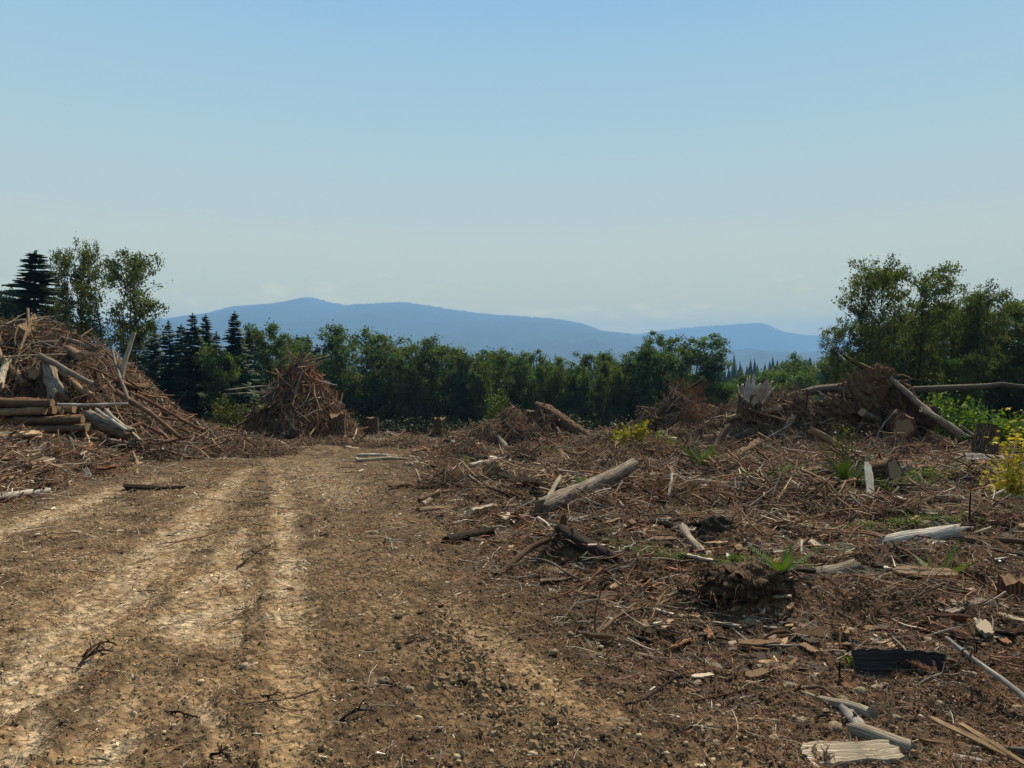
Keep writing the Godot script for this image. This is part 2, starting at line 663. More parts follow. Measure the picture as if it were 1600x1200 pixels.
# ---------------------------------------------------------------- loose wood that repeats: models along x, about one metre long
func stick_model(called: String, category: String, look: String, l: float, r: float, tone: String, sway: float, forks: int, ends := "bb", taper := 0.4, sides := 7) -> MeshInstance3D:
	var b := Build.new()
	var p := wander(Vector3(-l / 2, 0, 0), Vector3(l / 2, 0, 0), 9, sway)
	tube(b, p, r, r * taper, sides, TONE[tone], 0.2, r * (0.0 if ends[0] == "c" else 0.9), r * taper * 0.9)
	for i in forks:
		var q := rng.randi_range(2, 8)
		var side := Vector3(rr(0.2, 1.0), rr(-1, 1), rr(-1, 1)).normalized()
		tube(b, wander(p[q], p[q] + side * l * rr(0.12, 0.4), 4, 0.1), r * 0.5, r * 0.12, 5, shade(TONE[tone], 0.1), 0.1)
	var o := shape(called, b.mesh(), mat["wood"])
	o.set_meta("stem", called)
	o.set_meta("look", look)
	o.set_meta("category", category)
	if ends[0] == "c":
		shape("cut_end", cut_face(p[0], (p[0] - p[1]).normalized(), r, TONE["tan"] * 1.15), mat["cut"], o)
	return o


func place(model: MeshInstance3D, at: Vector3, dir: Vector3, size: float, group: String) -> MeshInstance3D:
	var o: MeshInstance3D = model
	if model.has_meta("placed"):
		o = copy(model)
	else:
		model.set_meta("placed", true)
	var x := dir.normalized()
	var z := x.cross(Vector3.UP if absf(x.y) < 0.95 else Vector3.RIGHT).normalized().rotated(x, rr(0, TAU))
	o.transform = Transform3D(Basis(x, z.cross(x), z).scaled(Vector3.ONE * size), at)
	o.set_meta("group", group)
	var lie := "steep" if absf(x.y) > 0.72 else "slanting" if absf(x.y) > 0.38 else "flat"
	pieces.append([o, String(model.get_meta("look")), lie, at.x, -at.z])
	return o


# ---------------------------------------------------------------- trees and plants
func leaf(b: Build, at: Vector3, normal: Vector3, size: float, color: Color, slim := 0.62) -> void:
	var u := normal.cross(Vector3(rr(-1, 1), rr(-1, 1), rr(-1, 1))).normalized()
	var w := normal.cross(u)
	var i := b.v.size()
	b.v.append_array(PackedVector3Array([at - u * size * 0.5, at + w * size * 0.5 * slim + normal * size * 0.08, at + u * size * 0.5, at - w * size * 0.5 * slim + normal * size * 0.08]))
	b.n.append_array(PackedVector3Array([normal, normal, normal, normal]))
	b.c.append_array(PackedColorArray([color, color, color, color]))
	b.t.append_array(PackedVector2Array([Vector2(0, 0), Vector2(0, 1), Vector2(1, 1), Vector2(1, 0)]))
	b.tri(i, i + 1, i + 2)
	b.tri(i, i + 2, i + 3)


# broad-leaved tree: stems that fork into limbs, limbs into twigs, and leaves in sprays along the twigs. crown: how low the leaves start (share of the height)
func broad_tree(h: float, stems: int, spread: float, crown: float, leaves: int, leaf_size: float, green: Color, sparse := 0.0, clumpy := 0.55) -> Node3D:
	var o := node("broadleaf_tree", Vector3.ZERO)
	var wood := Build.new()
	var tips := []
	for s in stems:
		var a := TAU * s / stems + rr(-0.5, 0.5)
		var lean := spread * (rr(0.25, 0.7) if stems > 1 else rr(0, 0.15))
		var top := Vector3(cos(a) * lean, h * (rr(0.82, 0.96) if s > 0 else 0.98), sin(a) * lean)
		var foot := Vector3(cos(a), 0, sin(a)) * (0.3 if stems > 1 else 0.0)
		var p := wander(foot, top, 10, 0.04)
		for i in p.size():      # bows outward low down
			p[i] += Vector3(cos(a), 0, sin(a)) * lean * 0.22 * sin(PI * i / 10.0)
		var r := 0.0095 * h * rr(0.75, 1.15) * (1.4 if stems == 1 else 0.9)
		tube(wood, p, r, 0.02, 7, Color(0.075, 0.062, 0.048), 0.1, 0, 0, false)
		var limbs := int(42.0 / sqrt(stems))
		for i in limbs:
			var f := crown + (0.98 - crown) * (i + rr(0, 1)) / limbs
			var at := p[clampi(int(f * 10.0), 1, 10)].lerp(p[clampi(int(f * 10.0) + 1, 1, 10)], fmod(f * 10.0, 1.0))
			var la := a + rr(-1.9, 1.9) if stems > 1 else rr(0, TAU)
			var g := (f - crown) / (1.0 - crown)
			var reach := spread * (0.35 + 0.65 * sin(PI * clampf(0.2 + g * 0.6, 0, 1))) * rr(0.5, 1.05)
			if stems > 1:
				reach *= 0.72
			var rise := reach * rr(0.35, 1.0)
			var tip := at + Vector3(cos(la) * reach, rise, sin(la) * reach)
			tip.y = minf(tip.y, h * (1.01 - 0.1 * rr(0, 1)) - 0.035 * (tip.x * tip.x + tip.z * tip.z))
			var q := wander(at, tip, 5, 0.07)
			tube(wood, q, r * 0.35 * (1.0 - f * 0.5), 0.012, 5, Color(0.075, 0.062, 0.048), 0.05, 0, 0, false)
			for k in 6:
				var c := q[mini(5, k + 1)]
				var dir := Vector3(rr(-1, 1), rr(-0.35, 0.9), rr(-1, 1)).normalized()
				var e := c + dir * reach * rr(0.18, 0.42)
				if rr(0, 1) > sparse * 0.5:
					tube(wood, PackedVector3Array([c, c.lerp(e, 0.5) + Vector3(0, 0.06, 0), e]), 0.014, 0.005, 4, Color(0.07, 0.058, 0.045), 0, 0, 0, false)
					tips.append([c, e])
	var per := maxi(1, int(leaves / float(tips.size())))
	var crown_mesh := Build.new()
	for t in tips:
		if rr(0, 1) < sparse * 0.35:
			continue
		var tone := green * rr(0.72, 1.3)
		if rr(0, 1) < 0.09:
			tone = tone.lerp(Color(0.115, 0.088, 0.025), rr(0.3, 0.9))
		var loose := clumpy * rr(0.6, 1.3)
		for i in int(per * rr(0.5, 1.5)):
			var c: Vector3 = t[0].lerp(t[1], rr(0.15, 1.08))
			c += Vector3(rng.randfn(0, 1) * loose * 0.5, rng.randfn(0, 1) * loose * 0.34, rng.randfn(0, 1) * loose * 0.5)
			var nrm := Vector3(rng.randfn(0, 0.6), rr(0.1, 1.0), rng.randfn(0, 0.6)).normalized()
			leaf(crown_mesh, c, nrm, leaf_size * rr(0.65, 1.25), shade(tone, 0.3), 0.75)
	shape("trunk", wood.mesh(), mat["bark"], o)
	shape("crown", crown_mesh.mesh(), mat["leaf"], o)
	var mid: Vector3 = o.get_node("crown").get_aabb().get_center()
	for part in o.get_children():
		part.position = Vector3(-mid.x, 0, -mid.z)
	o.set_meta("stem", "broadleaf_tree")
	o.set_meta("tall", o.get_node("crown").get_aabb().end.y - 0.25)
	return o


func conifer(h: float, wide: float, bare: float, ragged: float, green: Color) -> Node3D:
	var o := node("fir_tree", Vector3.ZERO)
	var wood := Build.new()
	tube(wood, wander(Vector3.ZERO, Vector3(0, h * 0.985, 0), 10, 0.006), 0.012 * h, 0.015, 7, Color(0.07, 0.055, 0.042), 0.05, 0, 0, false)
	var crown := Build.new()
	var f := bare
	while f < 0.985:
		var count := rng.randi_range(4, 7)
		var reach0 := wide * pow(1.0 - (f - bare) / (1.0 - bare), 0.8) * (0.55 + 0.45 * ss(0.0, 0.14, f - bare)) + 0.12
		for i in count:
			if rr(0, 1) < ragged * 0.4:
				continue
			var a := rr(0, TAU)
			var reach := reach0 * rr(1.0 - ragged, 1.12)
			var droop := reach * rr(0.05, 0.6) * (1.0 - f * 0.7)
			var from := Vector3(0, f * h, 0)
			var dir := Vector3(cos(a), 0, sin(a))
			var tip := from + dir * reach + Vector3(0, -droop + reach * 0.25 * f, 0)
			var midp := from.lerp(tip, 0.5) + Vector3(0, reach * 0.07, 0)
			tube(wood, PackedVector3Array([from, midp, tip]), 0.02 + 0.006 * reach, 0.006, 4, Color(0.06, 0.048, 0.038), 0, 0, 0, false)
			var tone := green * rr(0.7, 1.3)
			var side := Vector3(-sin(a), 0, cos(a))
			var n := int(5 + reach * 8.0)
			for k in n:
				var t := 0.12 + 0.9 * k / float(n)
				var c := from.lerp(midp, t * 2.0) if t < 0.5 else midp.lerp(tip, t * 2.0 - 1.0)
				for s in [-1.0, 1.0]:
					var l: float = (0.16 + 0.3 * reach * (1.0 - t * 0.75)) * rr(0.6, 1.2)
					var e: Vector3 = c + (side * s * 0.8 + dir * 0.65).normalized() * l + Vector3(0, -l * rr(0.1, 0.55), 0)
					var wdt := 0.07 + l * 0.17
					var q := crown.v.size()
					var nrm: Vector3 = (Vector3.UP + side * s * 0.3 + Vector3(rr(-0.4, 0.4), 0, rr(-0.4, 0.4))).normalized()
					var col := shade(tone, 0.15)
					crown.v.append_array(PackedVector3Array([c - dir * wdt, c.lerp(e, 0.55) + dir * wdt, e, c.lerp(e, 0.5) - dir * wdt - Vector3(0, wdt * 0.7, 0)]))
					crown.n.append_array(PackedVector3Array([nrm, nrm, nrm, nrm]))
					crown.c.append_array(PackedColorArray([col, col, col, col]))
					crown.t.append_array(PackedVector2Array([Vector2.ZERO, Vector2.ZERO, Vector2.ZERO, Vector2.ZERO]))
					crown.tri(q, q + 1, q + 2)
					crown.tri(q, q + 2, q + 3)
		f += 0.005 + 0.011 * rr(0, 1)
	for i in 26:                # the leader
		var y := h * rr(0.95, 1.0)
		leaf(crown, Vector3(rr(-0.05, 0.05), y, rr(-0.05, 0.05)), Vector3(rr(-1, 1), 0.3, rr(-1, 1)).normalized(), 0.3, shade(green, 0.2), 0.3)
	shape("trunk", wood.mesh(), mat["bark"], o)
	shape("crown", crown.mesh(), mat["needle"], o)
	o.set_meta("stem", "fir_tree")
	o.set_meta("tall", h)
	return o


# puts a tree (the model itself the first time, then copies) at x, d with a height and a width factor
func plant(model: Node3D, x: float, d: float, h: float, wide: float, label: String, group := "") -> Node3D:
	var o := model
	if model.has_meta("placed"):
		o = copy(model)
	else:
		model.set_meta("placed", true)
	var k: float = h / float(model.get_meta("tall"))
	o.transform = Transform3D(Basis(Vector3.UP, rr(0, TAU)).scaled(Vector3(k * wide, k, k * wide)), gp(Vector2(x, d), -0.1))
	tag(o, label, "tree", group)
	return o


func frond_mesh(l: float, color: Color, droop: float) -> ArrayMesh:
	var b := Build.new()
	var count := 16
	var last := Vector3.ZERO
	for i in count:
		var f := float(i + 1) / count
		var at := Vector3(l * f * (1.0 - 0.25 * droop * f), l * (0.95 - droop * f) * f, 0)
		var dir := (at - last).normalized()
		var w := Vector3(0, 0, 1)
		b.flat(last - w * 0.004, last + w * 0.004, at, color * 0.8)
		var leaflet := l * 0.19 * sin(PI * clampf(0.16 + f * 0.82, 0, 1))
		for s in [-1.0, 1.0]:
			var tip: Vector3 = at + w * s * leaflet + dir * leaflet * 0.35 - Vector3(0, leaflet * 0.15, 0)
			b.flat(last.lerp(at, 0.1), tip, at, shade(color, 0.12))
		last = at
	return b.mesh()


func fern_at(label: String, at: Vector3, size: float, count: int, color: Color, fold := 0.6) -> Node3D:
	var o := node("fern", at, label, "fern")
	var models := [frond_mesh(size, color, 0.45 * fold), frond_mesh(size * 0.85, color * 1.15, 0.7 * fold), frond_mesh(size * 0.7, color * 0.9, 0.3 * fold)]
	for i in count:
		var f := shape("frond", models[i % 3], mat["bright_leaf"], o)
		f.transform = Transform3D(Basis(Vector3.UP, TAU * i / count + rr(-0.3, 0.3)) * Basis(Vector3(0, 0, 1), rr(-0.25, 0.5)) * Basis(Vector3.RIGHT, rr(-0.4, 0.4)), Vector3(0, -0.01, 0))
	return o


# a low leafy plant or bush: a few stems and loose leaves
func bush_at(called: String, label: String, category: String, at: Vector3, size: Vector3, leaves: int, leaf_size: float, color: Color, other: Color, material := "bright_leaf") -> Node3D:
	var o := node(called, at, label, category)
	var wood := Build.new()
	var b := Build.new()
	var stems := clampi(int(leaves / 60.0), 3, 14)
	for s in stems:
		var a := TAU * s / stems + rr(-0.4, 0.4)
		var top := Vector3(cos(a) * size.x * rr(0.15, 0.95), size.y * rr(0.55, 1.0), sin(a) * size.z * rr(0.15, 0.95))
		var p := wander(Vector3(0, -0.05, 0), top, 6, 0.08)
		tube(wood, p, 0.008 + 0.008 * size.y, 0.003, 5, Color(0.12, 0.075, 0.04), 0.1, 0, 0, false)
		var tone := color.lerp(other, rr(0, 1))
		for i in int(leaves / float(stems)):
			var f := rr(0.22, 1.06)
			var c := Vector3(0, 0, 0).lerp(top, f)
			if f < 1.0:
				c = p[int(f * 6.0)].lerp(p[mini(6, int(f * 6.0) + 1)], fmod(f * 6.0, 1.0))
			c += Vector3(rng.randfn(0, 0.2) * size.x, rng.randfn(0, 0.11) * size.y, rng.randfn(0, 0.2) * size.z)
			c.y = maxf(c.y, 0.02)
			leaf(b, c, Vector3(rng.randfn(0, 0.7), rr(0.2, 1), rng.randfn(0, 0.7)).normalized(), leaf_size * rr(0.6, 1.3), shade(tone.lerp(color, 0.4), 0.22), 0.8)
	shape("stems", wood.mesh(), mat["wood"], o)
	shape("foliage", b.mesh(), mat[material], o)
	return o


# a dead conifer bough: a bent branch, side twigs and hanging rust-brown needles
func dead_bough_mesh(l: float, color: Color) -> ArrayMesh:
	var b := Build.new()
	var p := wander(Vector3(-l / 2, 0, 0), Vector3(l / 2, l * 0.1, 0), 8, 0.06)
	tube(b, p, 0.018 * l, 0.004, 6, TONE["brown"], 0.1)
	for i in 22:
		var q := rng.randi_range(1, 8)
		var s := -1.0 if i % 2 == 0 else 1.0
		var tip := p[q] + Vector3(rr(0.1, 0.3), rr(-0.1, 0.16), s * rr(0.12, 0.38)) * l
		var tw := wander(p[q], tip, 4, 0.06)
		tube(b, tw, 0.006 * l, 0.002, 4, TONE["reddish"] * 0.7, 0, 0, 0, false)
		for k in 34:
			var f := rr(0, 1)
			var c := p[q].lerp(tip, f)
			var e := c + Vector3(rr(-0.2, 0.8), rr(-1.0, 0.3), rr(-1, 1)).normalized() * l * rr(0.03, 0.075)
			b.flat(c - Vector3(0.004, 0, 0) * l, c + Vector3(0.004, 0.002, 0.003) * l, e, shade(color, 0.3))
	return b.mesh()


func maple_leaf_mesh(color: Color) -> ArrayMesh:   # five pointed lobes on a short stalk, one unit across
	var b := Build.new()
	var out_ := []
	var lobes := 5
	for i in lobes:
		var a := -2.1 + 4.2 * i / (lobes - 1)
		var l := 0.52 if i == 2 else 0.48 if i == 1 or i == 3 else 0.34
		out_.append(Vector3(sin(a) * l, -0.08 * l, cos(a) * l))
		if i < lobes - 1:
			var m := a + 0.525
			out_.append(Vector3(sin(m) * 0.24, 0.02, cos(m) * 0.24))
	for i in out_.size() - 1:
		b.flat(Vector3(0, 0.03, 0), out_[i], out_[i + 1], shade(color, 0.1))
	b.flat(Vector3(-0.012, 0.01, 0), Vector3(0.012, 0.01, 0), Vector3(0, -0.03, -0.5), color * 0.6)
	return b.mesh()


# ---------------------------------------------------------------- sky and mountains
func sky_picture() -> ImageTexture:
	var w := 2048
	var h := 1024
	var im := Image.create(w, h, false, Image.FORMAT_RGBF)
	var stops := [[-90.0, Color(0.08, 0.065, 0.045)], [-4.0, Color(0.13, 0.12, 0.09)], [0.0, SKY[0]], [4.3, SKY[0]], [5.7, SKY[1]], [6.9, SKY[2]], [11.8, SKY[3]], [17.6, SKY[4]], [26.0, SKY[5]], [50.0, SKY[5] * 0.82], [90.0, SKY[5] * 0.66]]
	var puffs := FastNoiseLite.new()
	puffs.seed = 5
	puffs.frequency = 1.0
	puffs.fractal_octaves = 4
	for y in h:
		var e := 90.0 - (y + 0.5) * 180.0 / h
		var c := Color.BLACK
		for i in stops.size() - 1:
			if e >= stops[i][0] and e <= stops[i + 1][0]:
				c = stops[i][1].lerp(stops[i + 1][1], (e - stops[i][0]) / (stops[i + 1][0] - stops[i][0]))
		im.fill_rect(Rect2i(0, y, w, 1), c)
		if e > 1.5 and e < 9.0:      # small fair-weather clouds low over the mountains
			for x in w:
				var a := TAU * x / w
				var p := Vector3(cos(a) * 22.0, e * 1.5, sin(a) * 22.0)
				var n := puffs.get_noise_3dv(p) + 0.35 * puffs.get_noise_3dv(p * 0.23 + Vector3(40, 0, 0))
				var k := ss(0.2, 0.5, n) * ss(1.5, 3.5, e) * (1.0 - ss(5.5, 9.0, e))
				if k > 0.0:
					im.set_pixel(x, y, c * (1.0 + 0.2 * k))
	return ImageTexture.create_from_image(im)


func mountain(called: String, profile: Array, d0: float, back: float, front: float, noise: float) -> void:
	var b := Build.new()
	var nx := 700
	var nd := 26
	var f := FastNoiseLite.new()
	f.seed = int(d0)
	f.frequency = 1.0
	f.fractal_octaves = 5
	f.fractal_type = FastNoiseLite.FRACTAL_RIDGED
	var x0: float = profile[0].x
	var x1: float = profile[profile.size() - 1].x
	for i in nx + 1:
		var x := lerpf(x0, x1, float(i) / nx)
		var top := 0.0
		for k in profile.size() - 1:
			if x >= profile[k].x and x <= profile[k + 1].x:
				top = lerpf(profile[k].y, profile[k + 1].y, (x - profile[k].x) / (profile[k + 1].x - profile[k].x))
		for j in nd + 1:
			var s := 2.0 * j / nd - 1.0
			var d := d0 + (s * front if s < 0.0 else s * back)
			var q := 1.0 - pow(absf(s), 1.15)
			var rel := f.get_noise_2d(x / 1500.0, d / 1500.0)
			var y := -26.0 + (top + 26.0) * q + noise * rel * (1.0 - q) * minf(1.0, q * 4.0) + (9.0 * na.get_noise_2d(x * 0.1, d * 0.1) + rr(0, 9)) * minf(1.0, q * 4.0)
			b.put(Vector3(x, y, -d), Vector3.UP, Color(0.045, 0.062, 0.034) * rr(0.85, 1.15))
	for i in nx:
		for j in nd:
			var p := i * (nd + 1) + j
			b.tri(p, p + 1, p + nd + 1)
			b.tri(p + 1, p + nd + 1, p + nd + 2)
	smooth(b, 0)
	var o := shape(called, b.mesh(), mat["rock"])
	tag(o, "", "", "", "structure")


# ---------------------------------------------------------------- slash piles: how high each stands over the ground
func pile_left(x: float, d: float) -> float:
	var line := [[-30.0, 3.9], [-18.6, 4.1], [-17.0, 3.8], [-16.0, 3.1], [-15.2, 2.5], [-14.6, 2.0], [-13.7, 1.4], [-12.4, 0.85], [-11.0, 0.35], [-10.2, 0.0], [99.0, 0.0]]
	var top := 0.0
	for i in line.size() - 1:
		if x >= line[i][0] and x < line[i + 1][0]:
			top = lerpf(line[i][1], line[i + 1][1], (x - line[i][0]) / (line[i + 1][0] - line[i][0]))
	var s := (d - 30.5) / 5.0
	return top * pow(maxf(0.0, 1.0 - s * s), 0.7)


func pile_middle(x: float, d: float) -> float:
	var q := Vector2((x + 11.35) / 3.1, (d - 41.5) / 3.4).length()
	return 4.05 * (1.0 - pow(q, 1.25)) if q < 1.0 else 0.0


const HUMPS := [                   # x, d, reach across, reach along, height, twigs, what it is
	[10.4, 31.0, 4.2, 2.3, 1.0, 3200, "low heap of broken wood left of the upturned root plate"],
	[15.2, 31.3, 3.2, 2.2, 0.95, 1900, "brushy heap of roots and soil around the upturned root plate's foot"],
	[7.2, 33.4, 3.2, 1.9, 1.15, 2300, "reddish brush heap on the crest beside the small pale stump"],
	[0.2, 33.0, 3.6, 1.9, 0.9, 2300, "heap of roots and brush around the uprooted log"],
	[4.2, 35.5, 3.2, 1.8, 0.5, 1300, "low brush ridge behind the yellowing shrub"],
	[-4.2, 35.0, 3.0, 1.6, 0.35, 900, "flat scatter heap of pale sticks between two stumps on the crest"],
	[-8.6, 35.5, 1.9, 1.4, 0.35, 600, "small brush heap at the cone-shaped pile's right foot"],
	[4.6, 23.0, 2.9, 1.7, 0.65, 1700, "tangled brush hump beyond the far end of the big weathered log"],
	[8.6, 25.0, 3.0, 1.7, 0.7, 1700, "tangled brush hump behind the sword ferns"],
	[2.2, 19.0, 2.0, 1.2, 0.35, 900, "tangled brush hump just behind the big weathered log"],
	[6.2, 17.5, 2.4, 1.3, 0.4, 1200, "tangled brush hump right of the big weathered log"],
	[9.4, 14.2, 2.2, 1.1, 0.28, 900, "brush hump between the bleached half-log and the white board"],
	[4.6, 12.6, 1.9, 1.0, 0.26, 900, "brush hump beside the shaded root ball hollow"],
	[-0.6, 24.5, 2.2, 1.3, 0.45, 1000, "brush hump at the rim of the road, beyond the pale rounded chunk"],
	[2.4, 28.0, 2.5, 1.4, 0.6, 1200, "brush hump below the uprooted log"],
	[6.4, 29.2, 2.6, 1.4, 0.6, 1200, "brush hump in front of the reddish brush"],
	[12.6, 25.5, 2.5, 1.5, 0.6, 1200, "brush hump in front of the upturned root plate"],
	[-1.0, 16.2, 1.5, 0.8, 0.25, 600, "brush hump at the road's rim, beyond the black rotten log"],
	[-10.3, 29.0, 2.6, 1.6, 0.4, 1100, "fan of sticks and bark at the big slash pile's right foot"],
	[-14.6, 22.0, 2.6, 1.3, 0.3, 900, "sticks and bark strewn on the bank below the cut posts"],
]


func hump(which: int, x: float, d: float) -> float:
	var a: Array = HUMPS[which]
	var q := Vector2((x - a[0]) / a[2], (d - a[1]) / a[3]).length()
	if q >= 1.0:
		return 0.0
	return a[4] * (1.0 - q * q) * clampf(0.75 + 0.9 * na.get_noise_2d(x * 2.4, d * 2.4), 0.15, 1.4)


func pile_height(which: int, x: float, d: float) -> float:
	return pile_left(x, d) if which == 0 else pile_middle(x, d) if which == 1 else hump(which - 10, x, d) if which >= 10 else 0.0


func heap_surface(which: int, x: float, d: float) -> Vector3:
	return gp(Vector2(x, d), pile_height(which, x, d))


func heap_core(which: int, x0: float, x1: float, d0: float, d1: float, parent: Node3D) -> void:
	var b := Build.new()
	var nx := int((x1 - x0) / 0.16)
	var nd := int((d1 - d0) / 0.16)
	for i in nx + 1:
		for j in nd + 1:
			var x := lerpf(x0, x1, float(i) / nx)
			var d := lerpf(d0, d1, float(j) / nd)
			var h := pile_height(which, x, d)
			b.put(gp(Vector2(x, d), -0.12 + h * 0.9 + 0.7 * minf(h, 1.0) * nb.get_noise_2d(x * 1.1, d * 1.1) - 0.1 * minf(h, 1.0)) - parent.position, Vector3.UP, shade(Color(0.075, 0.047, 0.03), 0.3))
	for i in nx:
		for j in nd:
			var p := i * (nd + 1) + j
			b.tri(p, p + 1, p + nd + 1)
			b.tri(p + 1, p + nd + 1, p + nd + 2)
	smooth(b, 0)
	shape("soil_core", b.mesh(), mat["earth"], parent)


func along_heap(which: int, x: float, d: float, mix: float, lift: float) -> Vector3:   # a direction on the heap's side: downhill mixed with chance, a little lifted
	var e := 0.3
	var gx := (pile_height(which, x + e, d) - pile_height(which, x - e, d)) / (2 * e)
	var gd := (pile_height(which, x, d + e) - pile_height(which, x, d - e)) / (2 * e)
	var down := Vector2(-gx, -gd)
	var a := rr(0, TAU)
	var dir := Vector2(cos(a), sin(a)) * (1.0 - mix) + (down.normalized() if down.length() > 0.05 else Vector2.ZERO) * mix * (1 if rr(0, 1) < 0.5 else -1)
	dir = dir.normalized()
	return Vector3(dir.x, gx * dir.x + gd * dir.y + rr(-lift, lift), -dir.y).normalized()


# thousands of twigs too fine to tell apart, laid over a heap or a field; returns places and tints
func twig_places(which: int, count: int, x0: float, x1: float, d0: float, d1: float, mix: float, lift: float, small: float, big: float, tones: Array, base: Vector3, fill: float) -> Array:
	var where := []
	var tints := []
	var tries := 0
	while where.size() < count and tries < count * 6:
		tries += 1
		var x := rr(x0, x1)
		var d := rr(d0, d1)
		if which == 3:
			d = d0 * pow(d1 / d0, rr(0, 1))
			x = rr(x0, x1) * d
		var h := pile_height(which, x, d)
		if which == 3 and nc.get_noise_2d(x * 0.75, d * 0.75) < rr(-0.25, 0.25):
			continue
		if which != 3 and h < 0.05:
			continue
		var dir := along_heap(which, x, d, mix, lift)
		var z := dir.cross(Vector3(rr(-1, 1), rr(-1, 1), rr(-1, 1))).normalized()
		var s := rr(small, big) * rr(0.6, 1.0)
		if which == 3:
			s *= clampf(d / 18.0, 0.3, 1.5)
		where.append(Transform3D(Basis(dir * s, z.cross(dir) * s, z * s), gp(Vector2(x, d), h * rr(fill, 1.0) + rr(-0.02, 0.1) + (rr(-0.25, 0.22) if which < 2 else 0.0)) - base))
		tints.append(shade(TONE[pick(tones)], 0.3))
	return [where, tints]


func twig_mesh(r: float, sway: float, forks: int) -> ArrayMesh:
	var b := Build.new()
	var p := wander(Vector3(-0.5, 0, 0), Vector3(0.5, 0, 0), 5, sway)
	tube(b, p, r, r * 0.4, 4, Color.WHITE, 0.1, 0, 0, false)
	for i in forks:
		var q := rng.randi_range(1, 4)
		tube(b, wander(p[q], p[q] + Vector3(rr(0.1, 0.3), rr(-0.25, 0.25), rr(-0.25, 0.25)), 3, 0.08), r * 0.6, r * 0.2, 3, Color.WHITE, 0, 0, 0, false)
	return b.mesh()


func chip_mesh() -> ArrayMesh:   # a splinter, one unit long
	var b := Build.new()
	var a := [Vector3(-0.5, 0, -0.06), Vector3(-0.42, 0.03, 0.12), Vector3(0.5, 0.01, 0.03), Vector3(0.3, 0.02, -0.11), Vector3(-0.1, 0.07, 0.0), Vector3(0.05, -0.06, 0.02)]
	for e in [[0, 1, 4], [1, 2, 4], [2, 3, 4], [3, 0, 4], [1, 0, 5], [2, 1, 5], [3, 2, 5], [0, 3, 5]]:
		b.flat(a[e[0]], a[e[2]], a[e[1]], Color.WHITE)
	return b.mesh()


func lump_mesh(rings: int, amp: float) -> ArrayMesh:   # smooth stone
	var b := Build.new()
	blob(b, Vector3.ZERO, Vector3(0.5, 0.36, 0.45), amp, 0.09, rings, Color(0.25, 0.195, 0.125), 0.12)
	return b.mesh()


func clod_mesh() -> ArrayMesh:   # an angular crumb of dry earth
	var b := Build.new()
	var p := []
	for i in 5:
		var a := TAU * i / 5.0 + rr(-0.3, 0.3)
		p.append(Vector3(cos(a) * rr(0.35, 0.6), rr(-0.15, 0.05), sin(a) * rr(0.35, 0.6)))
	for i in 4:
		var a := TAU * i / 4.0 + rr(-0.4, 0.4)
		p.append(Vector3(cos(a) * rr(0.15, 0.38), rr(0.22, 0.42), sin(a) * rr(0.15, 0.38)))
	for f in [[0, 1, 5], [1, 6, 5], [1, 2, 6], [2, 7, 6], [2, 3, 7], [3, 4, 8], [3, 8, 7], [4, 0, 8], [0, 5, 8], [5, 6, 7], [5, 7, 8]]:
		b.flat(p[f[0]], p[f[1]], p[f[2]], Color.WHITE * rr(0.9, 1.1))
	return b.mesh()


func tuft_mesh() -> ArrayMesh:   # dead fern and needle litter: a few thin curled blades
	var b := Build.new()
	for i in 9:
		var a := rr(0, TAU)
		var dir := Vector3(cos(a), rr(0.05, 0.6), sin(a))
		var at := Vector3(rr(-0.2, 0.2), 0, rr(-0.2, 0.2))
		var m := at + dir * 0.3 + Vector3(0, 0.08, 0)
		var e := at + dir * 0.55 - Vector3(0, 0.1, 0)
		var s := Vector3(-sin(a), 0.2, cos(a)) * 0.022
		b.flat(at - s, at + s, m, Color.WHITE)
		b.flat(m - s, m + s, e, Color.WHITE)
	return b.mesh()


func weed_mesh() -> ArrayMesh:
	var b := Build.new()
	for i in 12:
		var a := rr(0, TAU)
		leaf(b, Vector3(cos(a) * rr(0, 0.45), rr(0.05, 0.5), sin(a) * rr(0, 0.45)), Vector3(rr(-0.6, 0.6), 1, rr(-0.6, 0.6)).normalized(), rr(0.16, 0.34), Color(1, 1, 1) * rr(0.75, 1.2), 0.6)
	return b.mesh()


func stand(x: float, d: float, s: Vector3, tilt := 0.5) -> Transform3D:
	var turn := Basis(Vector3.UP, rr(0, TAU)) * Basis(Vector3.RIGHT, rr(-tilt, tilt))
	return Transform3D(Basis(turn.x * s.x, turn.y * s.y, turn.z * s.z), gp(Vector2(x, d)))


func far_fir_mesh() -> ArrayMesh:
	var b := Build.new()
	for t in 7:
		var y0 := t / 7.0 * 0.92 + 0.02
		var r := 0.17 * (1.0 - t / 7.5) + 0.01
		for j in 8:
			var a0 := TAU * j / 8.0 + t * 0.4
			var a1 := TAU * (j + 1) / 8.0 + t * 0.4
			var k := r * rr(0.6, 1.15)
			b.flat(Vector3(0, y0 + 0.24, 0), Vector3(cos(a1) * k, y0 - 0.02 + rr(-0.03, 0.02), sin(a1) * k), Vector3(cos(a0) * k, y0 - 0.02, sin(a0) * k), Color.WHITE * rr(0.8, 1.2))
	return b.mesh()


# linear colours of the sky near the horizon, half way up the picture and at its top
const SKY := [Color(0.88, 0.67, 0.1), Color(0.7, 0.56, 0.14), Color(0.57, 0.5, 0.21), Color(0.372, 0.398, 0.325), Color(0.252, 0.352, 0.365), Color(0.164, 0.278, 0.396)]


